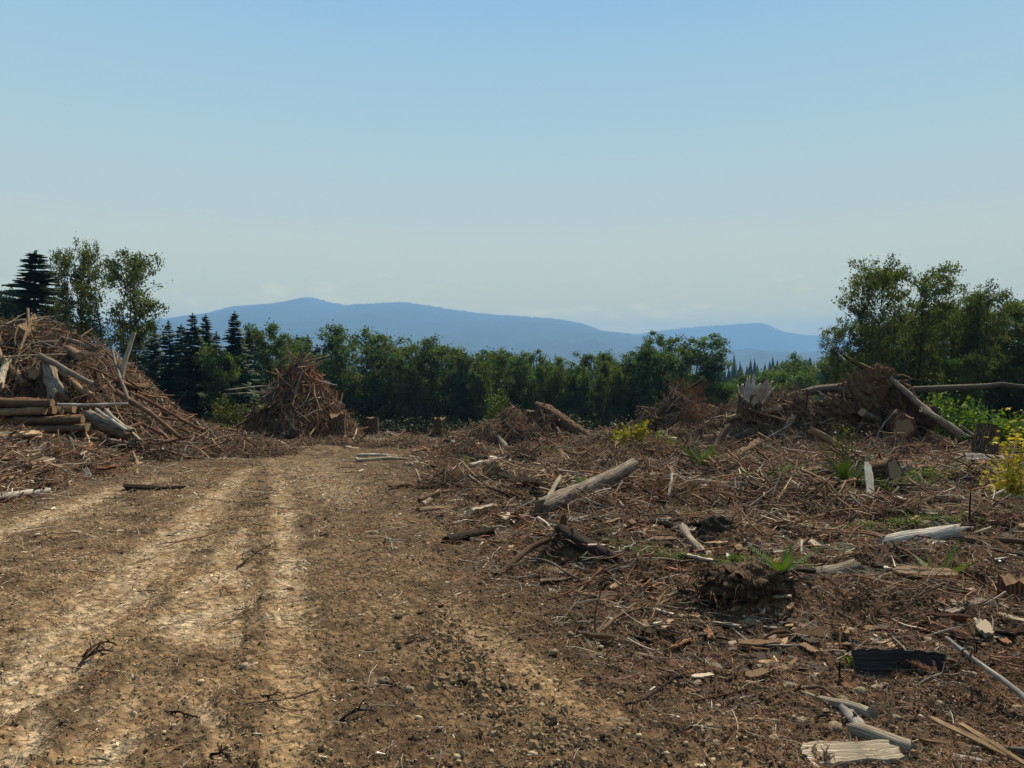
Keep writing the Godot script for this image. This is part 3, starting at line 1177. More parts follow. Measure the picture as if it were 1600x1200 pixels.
func _ready() -> void:
	rng.seed = 77
	for f in [[na, 0.33, 3, 11], [nb, 1.6, 3, 12], [nc, 0.55, 3, 13]]:
		f[0].frequency = f[1]
		f[0].fractal_octaves = f[2]
		f[0].seed = f[3]
		f[0].noise_type = FastNoiseLite.TYPE_SIMPLEX_SMOOTH
	# camera, sky, sun, air
	var cam := Camera3D.new()
	cam.name = "camera"
	cam.position = Vector3(0, EYE, 0)
	cam.rotation_degrees.x = -0.4775
	cam.fov = 53.13
	cam.near = 0.05
	cam.far = 40000
	add_child(cam)
	var env := Environment.new()
	env.background_mode = Environment.BG_SKY
	var sky := Sky.new()
	var pano := PanoramaSkyMaterial.new()
	pano.panorama = sky_picture()
	sky.sky_material = pano
	env.sky = sky
	env.tonemap_mode = Environment.TONE_MAPPER_LINEAR
	env.tonemap_exposure = 2.0
	env.sdfgi_enabled = true
	env.ssao_enabled = true
	env.ssil_enabled = true
	env.fog_enabled = true
	env.fog_density = 0.00017
	env.fog_light_color = Color(0.56, 0.77, 1.0)
	var we := WorldEnvironment.new()
	we.name = "environment"
	we.environment = env
	add_child(we)
	var sun := DirectionalLight3D.new()
	sun.name = "sun"
	sun.light_energy = 1.5
	sun.light_color = Color(1.0, 0.94, 0.83)
	sun.light_angular_distance = 0.5
	sun.shadow_enabled = true
	sun.rotation_degrees = Vector3(-50, 180 - 30, 0)
	add_child(sun)
	make_materials()

	# the setting
	tracks = [
		[Vector4(3.46, -1, 0.14, 0.8), Vector4(4.33, -1.24, 0.17, 0.8), Vector4(5.55, -1.6, 0.18, 0.85), Vector4(7.72, -2.26, 0.2, 0.85), Vector4(11.24, -3.33, 0.19, 0.9), Vector4(17.05, -5.12, 0.21, 0.7), Vector4(27.76, -8.68, 0.21, 0.4)],
		[Vector4(4.06, -2.82, 0.2, 0.7), Vector4(4.42, -2.89, 0.26, 0.9), Vector4(5.55, -3.22, 0.37, 0.75), Vector4(6.46, -3.48, 0.4, 0.8), Vector4(7.72, -3.77, 0.41, 0.85), Vector4(9.6, -4.29, 0.4, 0.85), Vector4(11.92, -4.92, 0.36, 1), Vector4(15.7, -5.96, 0.31, 0.9), Vector4(23.56, -7.96, 0.29, 0.6)],
		[Vector4(5.39, -2.25, 0.3, 0.6), Vector4(5.8, -2.37, 0.32, 1.25), Vector4(6.56, -2.6, 0.33, 1.3), Vector4(7.72, -2.93, 0.31, 1.25), Vector4(8.57, -3.2, 0.24, 0.8), Vector4(10.09, -3.58, 0.13, 0.9), Vector4(11.11, -3.85, 0.09, 0.5)],
		[Vector4(9.6, -6.49, 0.24, 0.6), Vector4(10.87, -6.99, 0.31, 0.9), Vector4(12.93, -7.61, 0.41, 1), Vector4(14.55, -8.02, 0.41, 1), Vector4(17.05, -8.53, 0.4, 0.7), Vector4(19.61, -8.67, 0.33, 0.4)],
		[Vector4(3.98, 0.5, 0.17, 0.2), Vector4(4.53, 0.32, 0.2, 0.5), Vector4(4.99, 0.13, 0.22, 0.7), Vector4(5.55, -0.16, 0.21, 0.75), Vector4(6.22, -0.44, 0.17, 0.6), Vector4(6.68, -0.61, 0.07, 0.3)],
		[Vector4(3.46, -1.88, 0.23, 0.8), Vector4(4.06, -2.07, 0.22, 0.6), Vector4(4.74, -2.32, 0.16, 0.4), Vector4(5.26, -2.46, 0.09, 0.2)],
		[Vector4(3.46, -2.26, 0.17, 0.6), Vector4(3.82, -2.43, 0.14, 0.7), Vector4(4.23, -2.62, 0.07, 0.4)],
		[Vector4(12.68, -2.86, 0.46, 0.3), Vector4(15.7, -3.54, 0.71, 0.5), Vector4(21.75, -5.44, 1.27, 0.5), Vector4(28.44, -7.83, 1.42, 0.3)],
		[Vector4(3.55, -1.4, 0.12, 0.7), Vector4(3.9, -1.5, 0.16, 0.5), Vector4(4.42, -1.85, 0.22, 0.4), Vector4(4.86, -1.91, 0.12, 0.2)],
	]
	for tr in tracks:
		tr.sort_custom(func(a, c): return a.x < c.x)
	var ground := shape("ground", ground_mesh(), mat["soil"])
	tag(ground, "", "", "", "structure")
	mountain("mountain_ridge", [Vector3(-12747.34, 189.1, -9000), Vector3(-8247.77, 256.56, -9000), Vector3(-5547.88, 376.49, -9000), Vector3(-4647.64, 511.37, -9000), Vector3(-4197.41, 631.23, -9000), Vector3(-3747.37, 721.11, -9000), Vector3(-3372.49, 766.05, -9000), Vector3(-3109.97, 840.93, -9000), Vector3(-2697.73, 870.88, -9000), Vector3(-2510.3, 908.32, -9000), Vector3(-2397.83, 942.01, -9000), Vector3(-2285.47, 923.29, -9000), Vector3(-2098.24, 870.88, -9000), Vector3(-1948.4, 848.42, -9000), Vector3(-1648.63, 863.39, -9000), Vector3(-1311.38, 885.86, -9000), Vector3(-1049.13, 855.91, -9000), Vector3(-749.42, 803.49, -9000), Vector3(-299.78, 743.58, -9000), Vector3(224.85, 706.13, -9000), Vector3(599.6, 676.17, -9000), Vector3(839.49, 623.74, -9000), Vector3(1011.95, 548.83, -9000), Vector3(1349.32, 511.37, -9000), Vector3(1799.21, 436.44, -9000), Vector3(2249.23, 331.52, -9000), Vector3(2849.35, 211.59, -9000), Vector3(4499.47, 91.63, -9000)], 9000, 3500, 4500, 160)
	mountain("mountain_mesa", [Vector3(-933.2, 141.62, -11200), Vector3(932.98, 468.11, -11200), Vector3(1865.72, 635.96, -11200), Vector3(2238.77, 691.9, -11200), Vector3(2658.46, 733.86, -11200), Vector3(3078.15, 761.82, -11200), Vector3(3404.56, 785.13, -11200), Vector3(3637.74, 789.79, -11200), Vector3(3749.76, 757.16, -11200), Vector3(3871.21, 691.9, -11200), Vector3(4057.91, 645.29, -11200), Vector3(4571.17, 589.34, -11200), Vector3(5597.67, 514.74, -11200), Vector3(7464.23, 393.5, -11200), Vector3(13064.04, 225.59, -11200)], 11200, 1200, 2000, 120)
	mountain("foothill", [Vector3(-541.61, 55.8, -6500), Vector3(812.34, 131.61, -6500), Vector3(1407.95, 185.76, -6500), Vector3(1841.12, 207.41, -6500), Vector3(2057.66, 229.06, -6500), Vector3(2382.64, 202, -6500), Vector3(2707.47, 223.65, -6500), Vector3(3519.83, 196.58, -6500), Vector3(4873.68, 185.76, -6500), Vector3(8124.15, 55.8, -6500)], 6500, 1200, 2400, 90)

	# trees: models first, then each tree by place and height
	var broad := [
		broad_tree(16, 4, 3.6, 0.16, 24000, 0.27, Color(0.098, 0.116, 0.054), 0.05, 0.7),
		broad_tree(16, 5, 4.2, 0.2, 25000, 0.27, Color(0.09, 0.11, 0.054), 0.1, 0.7),
		broad_tree(16, 3, 3.1, 0.12, 21000, 0.26, Color(0.086, 0.112, 0.06), 0.05, 0.65),
		broad_tree(16, 5, 3.7, 0.24, 22000, 0.26, Color(0.104, 0.112, 0.05), 0.2, 0.65),
		broad_tree(13, 3, 4.2, 0.06, 24000, 0.27, Color(0.105, 0.13, 0.056), 0.05, 0.8),
	]
	var open_maple := [
		broad_tree(14, 3, 4.6, 0.4, 17000, 0.21, Color(0.090, 0.092, 0.045), 0.45, 0.6),
		broad_tree(13, 2, 3.8, 0.42, 12000, 0.2, Color(0.090, 0.092, 0.045), 0.6, 0.55),
	]
	var fir := [
		conifer(18, 3.5, 0.05, 0.4, Color(0.052, 0.078, 0.046)),
		conifer(18, 3.0, 0.08, 0.5, Color(0.052, 0.078, 0.046)),
		conifer(18, 3.9, 0.04, 0.35, Color(0.052, 0.078, 0.046)),
	]
	# the left corner
	plant(broad[1], -38.63, 58, 11.27, 0.6, "dark bushy maple behind the slash pile, cut by the picture's left edge")
	plant(fir[2], -37.15, 60, 14.6, 2.0, "dark fir with pointed top rising behind the big slash pile")
	plant(broad[2], -37.09, 64, 11.22, 0.8, "dark leafy tree between the pointed fir and the two bare-stemmed maples")
	plant(fir[1], -38.57, 66, 13.57, 1.2, "ragged thin fir half hidden behind the two bare-stemmed maples")
	plant(open_maple[1], -29.77, 52, 12.73, 0.42, "tall open maple with thin crown, bare stems, taller of the pair by the pile")
	plant(open_maple[0], -27.52, 53, 12.76, 0.8, "spreading open maple whose bare limbs arch over the slash pile's slope")
	plant(broad[4], -32.99, 60, 6.17, 0.8, "low leafy tree under the two bare-stemmed maples")
	for a in [[-32.26, 66, 10.28, 1, 0.9, "slim dark fir just beyond the leaning bare poles of the pile"], [-32.65, 70, 10.65, 0, 0.7, "small fir, second in the row of firs beyond the big pile"],
			[-30.41, 68, 10.91, 1, 1.0, "ragged fir with nodding tip, third in the row beyond the big pile"], [-29.09, 70, 11.93, 2, 0.85, "broad black-green fir, tallest in the row beyond the big pile"],
			[-29.12, 73, 12.39, 0, 0.8, "fir standing close behind the tallest fir of the row"], [-25.24, 70, 11.93, 0, 0.9, "lone fir with a sharp cone top between two round maples"],
			[-26.08, 76, 11.73, 1, 0.9, "shaded fir in the gap beside the lone sharp-topped fir"], [-30.32, 104, 18.69, 1, 0.9, "thin fir behind the brush pile, first of the distant small firs"],
			[-31.34, 112, 21.52, 0, 0.8, "small fir behind the brush pile, second of the distant small firs"], [-29.23, 110, 21.06, 1, 1.0, "small ragged fir behind the brush pile, tallest of the distant small firs"],
			[-29.37, 116, 21.55, 0, 0.9, "short fir right of the tallest distant small fir"], [-27.24, 112, 19.93, 2, 0.7, "short fir touching the big round maple beside the brush pile"],
			[-40.02, 84, 12.48, 2, 0.9, "low dark fir between the first two firs of the row"], [-35.74, 78, 10.06, 0, 1.1, "low bushy fir in front of the ragged nodding fir"], [-31.86, 74, 11.52, 2, 1.0, "fir filling the gap before the tallest fir of the row"], [-29.24, 76, 11.23, 1, 1.1, "fir behind the sunlit round maple"], [-31.35, 84, 11.43, 2, 0.9, "low dark fir at the lone sharp fir's left foot"], [22.95, 112, 19.84, 0, 0.9, "dark fir tip standing between two tall maples, seen over the reddish brush"], [20.84, 118, 20.6, 1, 0.9, "low fir half hidden by the maples over the reddish brush"]]:
		plant(fir[a[3]], a[0], a[1], a[2], a[4] * 1.45, a[5], "firs along the clearing's edge")
	for a in [[-26.15, 69, 8.89, 4, 0.62, "sunlit round maple in front of the row of firs"], [-25.72, 80, 13.57, 1, 0.7, "round maple just left of the brush pile's peak"],
			[-24.19, 88, 11.33, 4, 0.9, "low maple directly behind the brush pile"], [-18.24, 92, 16.71, 1, 0.85, "big round maple with a knobbly top beside the brush pile"], [-15.35, 98, 15.97, 2, 0.4, "narrow tree between the two biggest round maples"],
			[-11.35, 94, 15.23, 0, 0.85, "left half of the broad double maple at the middle of the treeline"], [-8.55, 95, 15.85, 3, 0.85, "right half of the broad double maple at the middle of the treeline"], [-4.44, 97, 15.5, 0, 0.75, "brownish maple just right of the broad double maple"],
			[-0.24, 95, 14.5, 1, 0.8, "maple with brownish crown standing above the light green sapling"], [3.1, 98, 14.99, 2, 0.8, "narrow dark tree directly above the slanting uprooted log"], [6.35, 93, 12.23, 4, 0.65, "paler green maple right of the narrow dark tree"],
			[10.08, 96, 14.64, 3, 0.7, "maple with thin see-through top, over the yellowing shrub's left"], [14.22, 97, 15.26, 0, 0.75, "olive maple above the yellowing shrub"], [17.02, 90, 15.05, 2, 0.75, "tall ragged maple, its top above its neighbours, over the reddish brush"],
			[20.29, 84, 13.25, 2, 1.05, "dark leafy column-shaped tree that ends the maple row"], [21.73, 82, 8.22, 4, 0.6, "low leafy tree at the foot of the column-shaped one"], [37.43, 104, 15.75, 4, 0.7, "small rounded dark tree left of the pair by the valley"],
			[41.57, 108, 18.26, 1, 0.75, "dark round tree standing alone above the lime sapling"], [-27.59, 96, 16, 2, 0.7, "dark upright tree half hidden by the brush pile's peak"], [-22.3, 97, 14.37, 3, 0.7, "upright tree at the big round maple's left shoulder"], [-12.6, 90, 12.13, 3, 0.5, "upright tree standing just left of the broad double maple"], [-5.98, 92, 12.96, 2, 0.5, "slim tree between the broad double maple and the brownish maple"], [-2.1, 90, 12.73, 3, 0.55, "slim upright tree behind the light green sapling"], [4.6, 92, 12.65, 3, 0.6, "slim tree right of the narrow dark tree"], [8.05, 92, 11.89, 2, 0.5, "slim tree left of the see-through maple"], [11.65, 92, 12.35, 3, 0.5, "slim tree between the see-through maple and the olive maple"], [15.73, 93, 12.61, 2, 0.5, "slim tree between the olive maple and the tall ragged one"], [19.35, 90, 11.68, 3, 0.5, "slim tree filling the gap before the column-shaped tree"], [37.99, 120, 19.16, 1, 0.6, "dark tree in the gap where the valley shows"], [32.08, 110, 15.66, 3, 0.5, "small dark tree at the left end of the valley gap"], [33.75, 100, 12.76, 2, 0.8, "low dark tree under the small rounded one by the valley"]]:
		plant(broad[a[3]], a[0], a[1], a[2], a[4] * 1.25, a[5], "broad-leaved trees along the clearing's edge")
	var backs := 0
	for px in [-43.0, -36.0, -30.0, -25.0, -22.0, -19.0, -16.5, -14.5, -12.5, -10.5, -8.2, -6.0, -4.0, -2.0, -0.2, 1.5, 3.5, 5.5, 7.5, 9.5, 11.5, 13.5, 15.5, 17.5, 22.0, 28.0]:      # the second row fills the line
		backs += 1
		var o := plant(broad[backs % 5], px * 1.28 + rr(-1, 1), rr(102, 118), rr(11.8, 15.6), rr(1.0, 1.35), "", "second row of trees behind the clearing's edge")
		o.set_meta("back", px)
	# the right corner
	plant(open_maple[1], 21.51, 46, 11.19, 0.7, "tallest thin maple with airy crown behind the root plate")
	plant(open_maple[0], 24.97, 48, 11.4, 0.8, "tall open maple leaning right, beside the tallest thin maple")
	plant(open_maple[1], 18.98, 44, 7.03, 0.75, "short airy maple at the edge of the tall maple group by the root plate")
	plant(open_maple[0], 29.44, 52, 9.87, 0.85, "open maple in the middle of the group, behind the long fallen trunk")
	plant(open_maple[1], 30.47, 50, 10.15, 0.75, "thin-topped maple with one bough above the dense crowns")
	plant(broad[1], 32.72, 60, 10.66, 1.15, "dense dark maple filling the middle behind the fallen trunk")
	plant(broad[3], 34.74, 56, 9.91, 1.15, "dense olive maple above the bright green bushes")
	plant(broad[4], 38.44, 58, 10.66, 1.1, "dense maple cut by the picture's right edge, above the bushes")
	plant(broad[0], 32.98, 66, 10.28, 1.1, "shaded maple low behind the root plate")
	plant(broad[2], 43.37, 62, 10.55, 1.2, "maple standing outside the right edge, boughs reaching in")
	plant(broad[4], 27.99, 48, 5.41, 0.9, "low leafy tree tucked under the maples by the fallen trunk")
	plant(broad[1], 25.42, 56, 6.64, 0.9, "low leafy tree left of the root plate, under the airy maple")
	# far firs on the valley floor, too many to count
	var where := []
	var tints := []
	for i in 5200:
		var d := 330.0 * pow(1400.0 / 330.0, rr(0, 1))
		var a := rr(-0.75, 0.75)
		var h := rr(21, 33) * (0.9 + 0.25 * na.get_noise_2d(a * 90.0, d * 0.02))
		where.append(Transform3D(Basis(Vector3.UP, rr(0, TAU)).scaled(Vector3(h * rr(0.8, 1.1), h, h * rr(0.8, 1.1))), Vector3(tan(a) * d, ground_shape(0, d) - 0.5, -d)))
		tints.append(Color(0.03, 0.045, 0.026) * rr(0.7, 1.25))
	scatter("far_forest", far_fir_mesh(), mat["needle"], where, tints)

	build_heaps()
	build_right_side()
	build_field()
	build_litter()
	name_pieces()


func stick_models() -> Dictionary:
	var m := {"thick": [], "pole": [], "branch": [], "stick": []}
	for t in ["grey", "brown", "tan", "reddish"]:
		m["thick"].append(stick_model("log", "log", "%s short log" % t, 2.1, 0.13, t, 0.03, 0, "cb", 0.8, 11))
		m["pole"].append(stick_model("pole", "pole", "long thin %s pole" % t, 3.2, 0.05, t, 0.025, 1, "bb", 0.45, 7))
	for t in ["grey", "brown", "pale", "reddish", "bleached", "dark"]:
		m["branch"].append(stick_model("branch", "branch", "crooked forked %s branch" % t, 1.8, 0.026, t, 0.07, 4))
		m["branch"].append(stick_model("branch", "branch", "bent %s branch" % t, 1.5, 0.022, t, 0.12, 1))
		m["stick"].append(stick_model("stick", "stick", "straight %s stick" % t, 0.8, 0.017, t, 0.03, 1, "bb", 0.6, 6))
		m["stick"].append(stick_model("stick", "stick", "stubby %s stick" % t, 0.42, 0.03, t, 0.06, 0, "bb", 0.7, 7))
	return m


var models := {}
var twigs := []


func heap_pieces(which: int, group: String, count: Dictionary, x0: float, x1: float, d0: float, d1: float, mix: float, lift: float) -> void:
	for kind in count:
		var n := 0
		var tries := 0
		while n < count[kind] and tries < 4000:
			tries += 1
			var x := rr(x0, x1)
			var d := rr(d0, d1)
			var h := pile_height(which, x, d)
			if h < (0.25 if which < 2 else 0.08):
				continue
			n += 1
			var dir := along_heap(which, x, d, mix, lift)
			place(pick(models[kind]), heap_surface(which, x, d) + Vector3(0, rr(-0.12, 0.06), 0), dir, rr(0.7, 1.2), group)


func build_heaps() -> void:
	models = stick_models()
	for i in 5:
		twigs.append(twig_mesh([0.012, 0.02, 0.009, 0.03, 0.015][i], [0.06, 0.03, 0.14, 0.05, 0.1][i], [2, 0, 1, 0, 3][i]))
	var heaps := [
		["big slash pile of logs, poles and brush on the left bank", Vector3(-17, 0, -30.5), -29.0, -9.8, 25.4, 35.6, 8000, 0.3, 0.75, 0.4, 1.6],
		["cone-shaped brush pile of thin sticks at the end of the road", Vector3(-11.35, 0, -41.5), -15.0, -7.8, 37.8, 45.2, 5600, 0.3, 1.3, 0.5, 1.9]]
	for i in HUMPS.size():
		var q: Array = HUMPS[i]
		heaps.append([q[6], Vector3(q[0], 0, -q[1]), q[0] - q[2], q[0] + q[2], q[1] - q[3], q[1] + q[3], q[5], 0.1, 0.75, 0.3, 1.15])
	for n in heaps.size():
		var a: Array = heaps[n]
		var w := n if n < 2 else n + 8
		var base := gp(Vector2(a[1].x, -a[1].z))
		var o := node("slash_pile", base, a[0], "slash pile")
		heap_core(w, a[2], a[3], a[4], a[5], o)
		for i in 4:
			var got := twig_places(w, a[6] / 4, a[2], a[3], a[4], a[5], a[7], a[8], a[9], a[10], ["brown", "brown", "reddish", "dark", "grey", "dark", "brown", "tan"] if w != 1 else ["reddish", "brown", "dark", "reddish", "brown"], base, 0.82)
			scatter("tangled_twigs", twigs[i], mat["chip"], got[0], got[1], o)
	heap_pieces(0, "loose wood on the big slash pile", {"thick": 8, "pole": 38, "branch": 64}, -22.5, -10.5, 25.6, 31.0, 0.45, 0.5)
	heap_pieces(1, "loose wood on the cone-shaped brush pile", {"pole": 26, "branch": 70}, -14.4, -8.3, 38.2, 42.5, 0.5, 0.9)
	for i in HUMPS.size():
		var q: Array = HUMPS[i]
		var n: int = int(q[5] / 260.0)
		heap_pieces(10 + i, "loose wood on the low brush heaps", {"thick": n / 5, "pole": n / 4, "branch": n}, q[0] - q[2] * 0.8, q[0] + q[2] * 0.8, q[1] - q[3] * 0.9, q[1] + q[3] * 0.4, 0.1, 0.4)

	# what stands out on the big pile
	log_at("log", "big sawn log with sunlit bark at the top of the big slash pile", Vector3(-18.41, 3.22, -28.6), Vector3(-18.99, 3.8, -30.4), 0.3, 0.28, "tan", "cb", 0.01, "bark")
	log_at("log", "bleached trunk leaning on the big pile at the picture's left edge", Vector3(-16.98, 1.33, -25.4), Vector3(-17.9, 2.33, -27.4), 0.15, 0.1, "pale")
	log_at("log", "thick grey weathered log standing behind the stack of cut posts", Vector3(-15.39, 0.96, -26), Vector3(-16.29, 2.05, -27), 0.28, 0.22, "grey", "bb", 0.01)
	log_at("log", "short log with a pale sawn end facing out above the cut posts", Vector3(-16.45, 1.78, -26.4), Vector3(-18.21, 1.98, -28.6), 0.2, 0.2, "brown", "cb", 0.01, "bark")
	log_at("log", "log with sawn end pointing out, high on the big pile's shoulder", Vector3(-15.32, 2.4, -27.2), Vector3(-17.02, 2.75, -29.4), 0.15, 0.15, "tan", "cb", 0.01, "bark")
	log_at("pole", "tall pale pole leaning to the right above the pile's slope", Vector3(-13.97, 1.6, -27.4), Vector3(-13.78, 3.26, -28), 0.085, 0.07, "pale", "bb", 0.01, "wood", "pole")
	log_at("pole", "grey pole leaning to the left, crossing the tall pale pole's foot", Vector3(-13.16, 0.81, -26.4), Vector3(-14.58, 2.7, -28), 0.065, 0.04, "grey", "bb", 0.015, "wood", "pole")
	log_at("pole", "straight pole lying down the pile from the brush to the grey logs", Vector3(-16.58, 2.43, -26.9), Vector3(-14.28, 1.43, -26.2), 0.1, 0.07, "grey", "bb", 0.01, "wood", "pole")
	log_at("pole", "thin pale pole lying level on top of the cut posts", Vector3(-14.8, 0.77, -25), Vector3(-12.8, 0.78, -25.6), 0.05, 0.035, "bleached", "bb", 0.01, "wood", "pole")
	log_at("log", "long grey log lying low beside the right end of the cut posts", Vector3(-14.15, 0.41, -25.6), Vector3(-12.42, -0.12, -25), 0.16, 0.12, "grey", "bb", 0.015)
	log_at("log", "second long grey log, lowest one beside the cut posts", Vector3(-13.8, 0.11, -25.3), Vector3(-12.41, -0.25, -24.8), 0.14, 0.12, "brown", "cb", 0.015)
	log_at("log", "brown log slanting down the pile's right flank", Vector3(-13.7, 1.16, -26.6), Vector3(-11.19, -0.38, -25.9), 0.09, 0.06, "brown")
	log_at("pole", "pale pole fanned out low at the pile's right flank", Vector3(-13.6, 0.54, -25.7), Vector3(-12.23, -0.41, -25.2), 0.08, 0.05, "pale", "bb", 0.015, "wood", "pole")
	log_at("pole", "bleached pole, nearest of those fanned out on the pile's flank", Vector3(-13.82, 0.59, -25.5), Vector3(-12.47, -0.05, -24.8), 0.06, 0.05, "bleached", "bb", 0.015, "wood", "pole")
	log_at("pole", "long brown pole reaching down to the pile's right foot", Vector3(-13.23, 1.02, -27), Vector3(-10.69, -0.17, -26.6), 0.07, 0.04, "reddish", "bb", 0.02, "wood", "pole")
	log_at("branch", "arching dark branch over the green patch at the pile's foot", Vector3(-12.45, -0.14, -29), Vector3(-11.56, -0.25, -29.2), 0.05, 0.03, "brown", "bb", 0.35, "wood", "branch")
	# the stack of cut posts
	var layers := ["bottom", "second", "third", "fourth", "top"]
	var steps := [-14.0, -13.9, -14.1, -14.4, -14.9]
	for k in 5:
		for j in 4:
			var right := Vector3(steps[k] + rr(-0.8, 0.25) - 0.1 * j, -0.26 + 0.275 * k + rr(-0.02, 0.02), -24.7 - 0.34 * j - 0.05 * k + rr(-0.05, 0.05))
			var left := right + Vector3(-2.4 + rr(-0.3, 0.3), rr(-0.14, 0.04), -0.1 + rr(-0.25, 0.25))
			var o := log_at("post", "brown cut post in the stack on the bank, %s layer, %s" % [layers[k], ["front", "second from the front", "third from the front", "rearmost"][j]], right, left, 0.138, 0.142, pick(["brown", "tan", "tan", "reddish", "tan"]), "cc", 0.006, "wood", "post", rr(0.8, 1.0))
			o.set_meta("group", "stack of cut posts on the bank")
	# what stands out on the brush pile
	log_at("pole", "upper of two pale poles jutting left from the brush pile", Vector3(-14.65, 1.02, -39.6), Vector3(-12.81, 1.24, -41), 0.04, 0.03, "pale", "bb", 0.01, "wood", "pole")
	log_at("pole", "lower of two pale poles jutting left from the brush pile", Vector3(-14.78, 0.8, -39.4), Vector3(-12.85, 0.93, -41), 0.035, 0.03, "pale", "bb", 0.01, "wood", "pole")
	log_at("log", "long grey log propped steeply against the front of the brush pile", Vector3(-10.77, -1.03, -38.2), Vector3(-12.7, 1.11, -40.2), 0.085, 0.06, "grey", "bb", 0.015)
	log_at("log", "short mossy log stuck in the left side of the brush pile", Vector3(-12.81, 0.04, -38.6), Vector3(-12.35, 0.3, -39.6), 0.2, 0.18, "mossy", "cb", 0.01, "bark")
	log_at("stick", "short pale stick standing up at the peak of the brush pile", Vector3(-11.71, 1.86, -41.2), Vector3(-11.46, 2.65, -41.3), 0.05, 0.04, "pale", "bb", 0.02, "wood", "stick")
	log_at("stick", "pale stick poking out of the right side of the brush pile", Vector3(-10.1, 1.45, -40.8), Vector3(-9.17, 1.25, -40.3), 0.045, 0.03, "bleached", "bb", 0.02, "wood", "stick")
	log_at("pole", "thin pole pointing up and right behind the brush pile's peak", Vector3(-12.89, 2.17, -41.8), Vector3(-12.13, 3.58, -42.2), 0.04, 0.02, "tan", "bb", 0.03, "wood", "pole")
	log_at("pole", "thin curved pole lying over the brush pile's right flank", Vector3(-9.75, 0.02, -39), Vector3(-10.39, 1.38, -40.2), 0.045, 0.03, "tan", "bb", 0.1, "wood", "pole")
	log_at("stick", "bent pale stick low in the front of the brush pile", Vector3(-10.63, -0.33, -38.4), Vector3(-9.56, 0.04, -38.6), 0.04, 0.03, "pale", "bb", 0.06, "wood", "stick")
	log_at("pole", "pole lying along the ground at the brush pile's left foot", Vector3(-14.73, -1.27, -38), Vector3(-13.21, -0.33, -39.6), 0.06, 0.04, "brown", "bb", 0.02, "wood", "pole")
	# stumps at the far edge of the clearing
	stump_at("weathered stump close to the right foot of the brush pile", gp(Vector2(-8.82, 38.77)), 1.25, 0.38, "brown", 0.16, 5, 0.04)
	stump_at("flared grey stump in front of the big round maple", gp(Vector2(-8.43, 46)), 1.15, 0.42, "brown", 0.05, 6)
	stump_at("narrow brown stump beside the small upright shoot", gp(Vector2(-4.03, 43.18)), 0.95, 0.34, "brown", 0.1, 4)
	stump_at("small pale stump behind the reddish brush", gp(Vector2(9.87, 40)), 1.2, 0.4, "tan", 0.05, 4)
	stump_at("low brown stump with a flat top, right of the reddish brush", gp(Vector2(9.74, 37)), 0.9, 0.45, "brown", 0.04, 5)


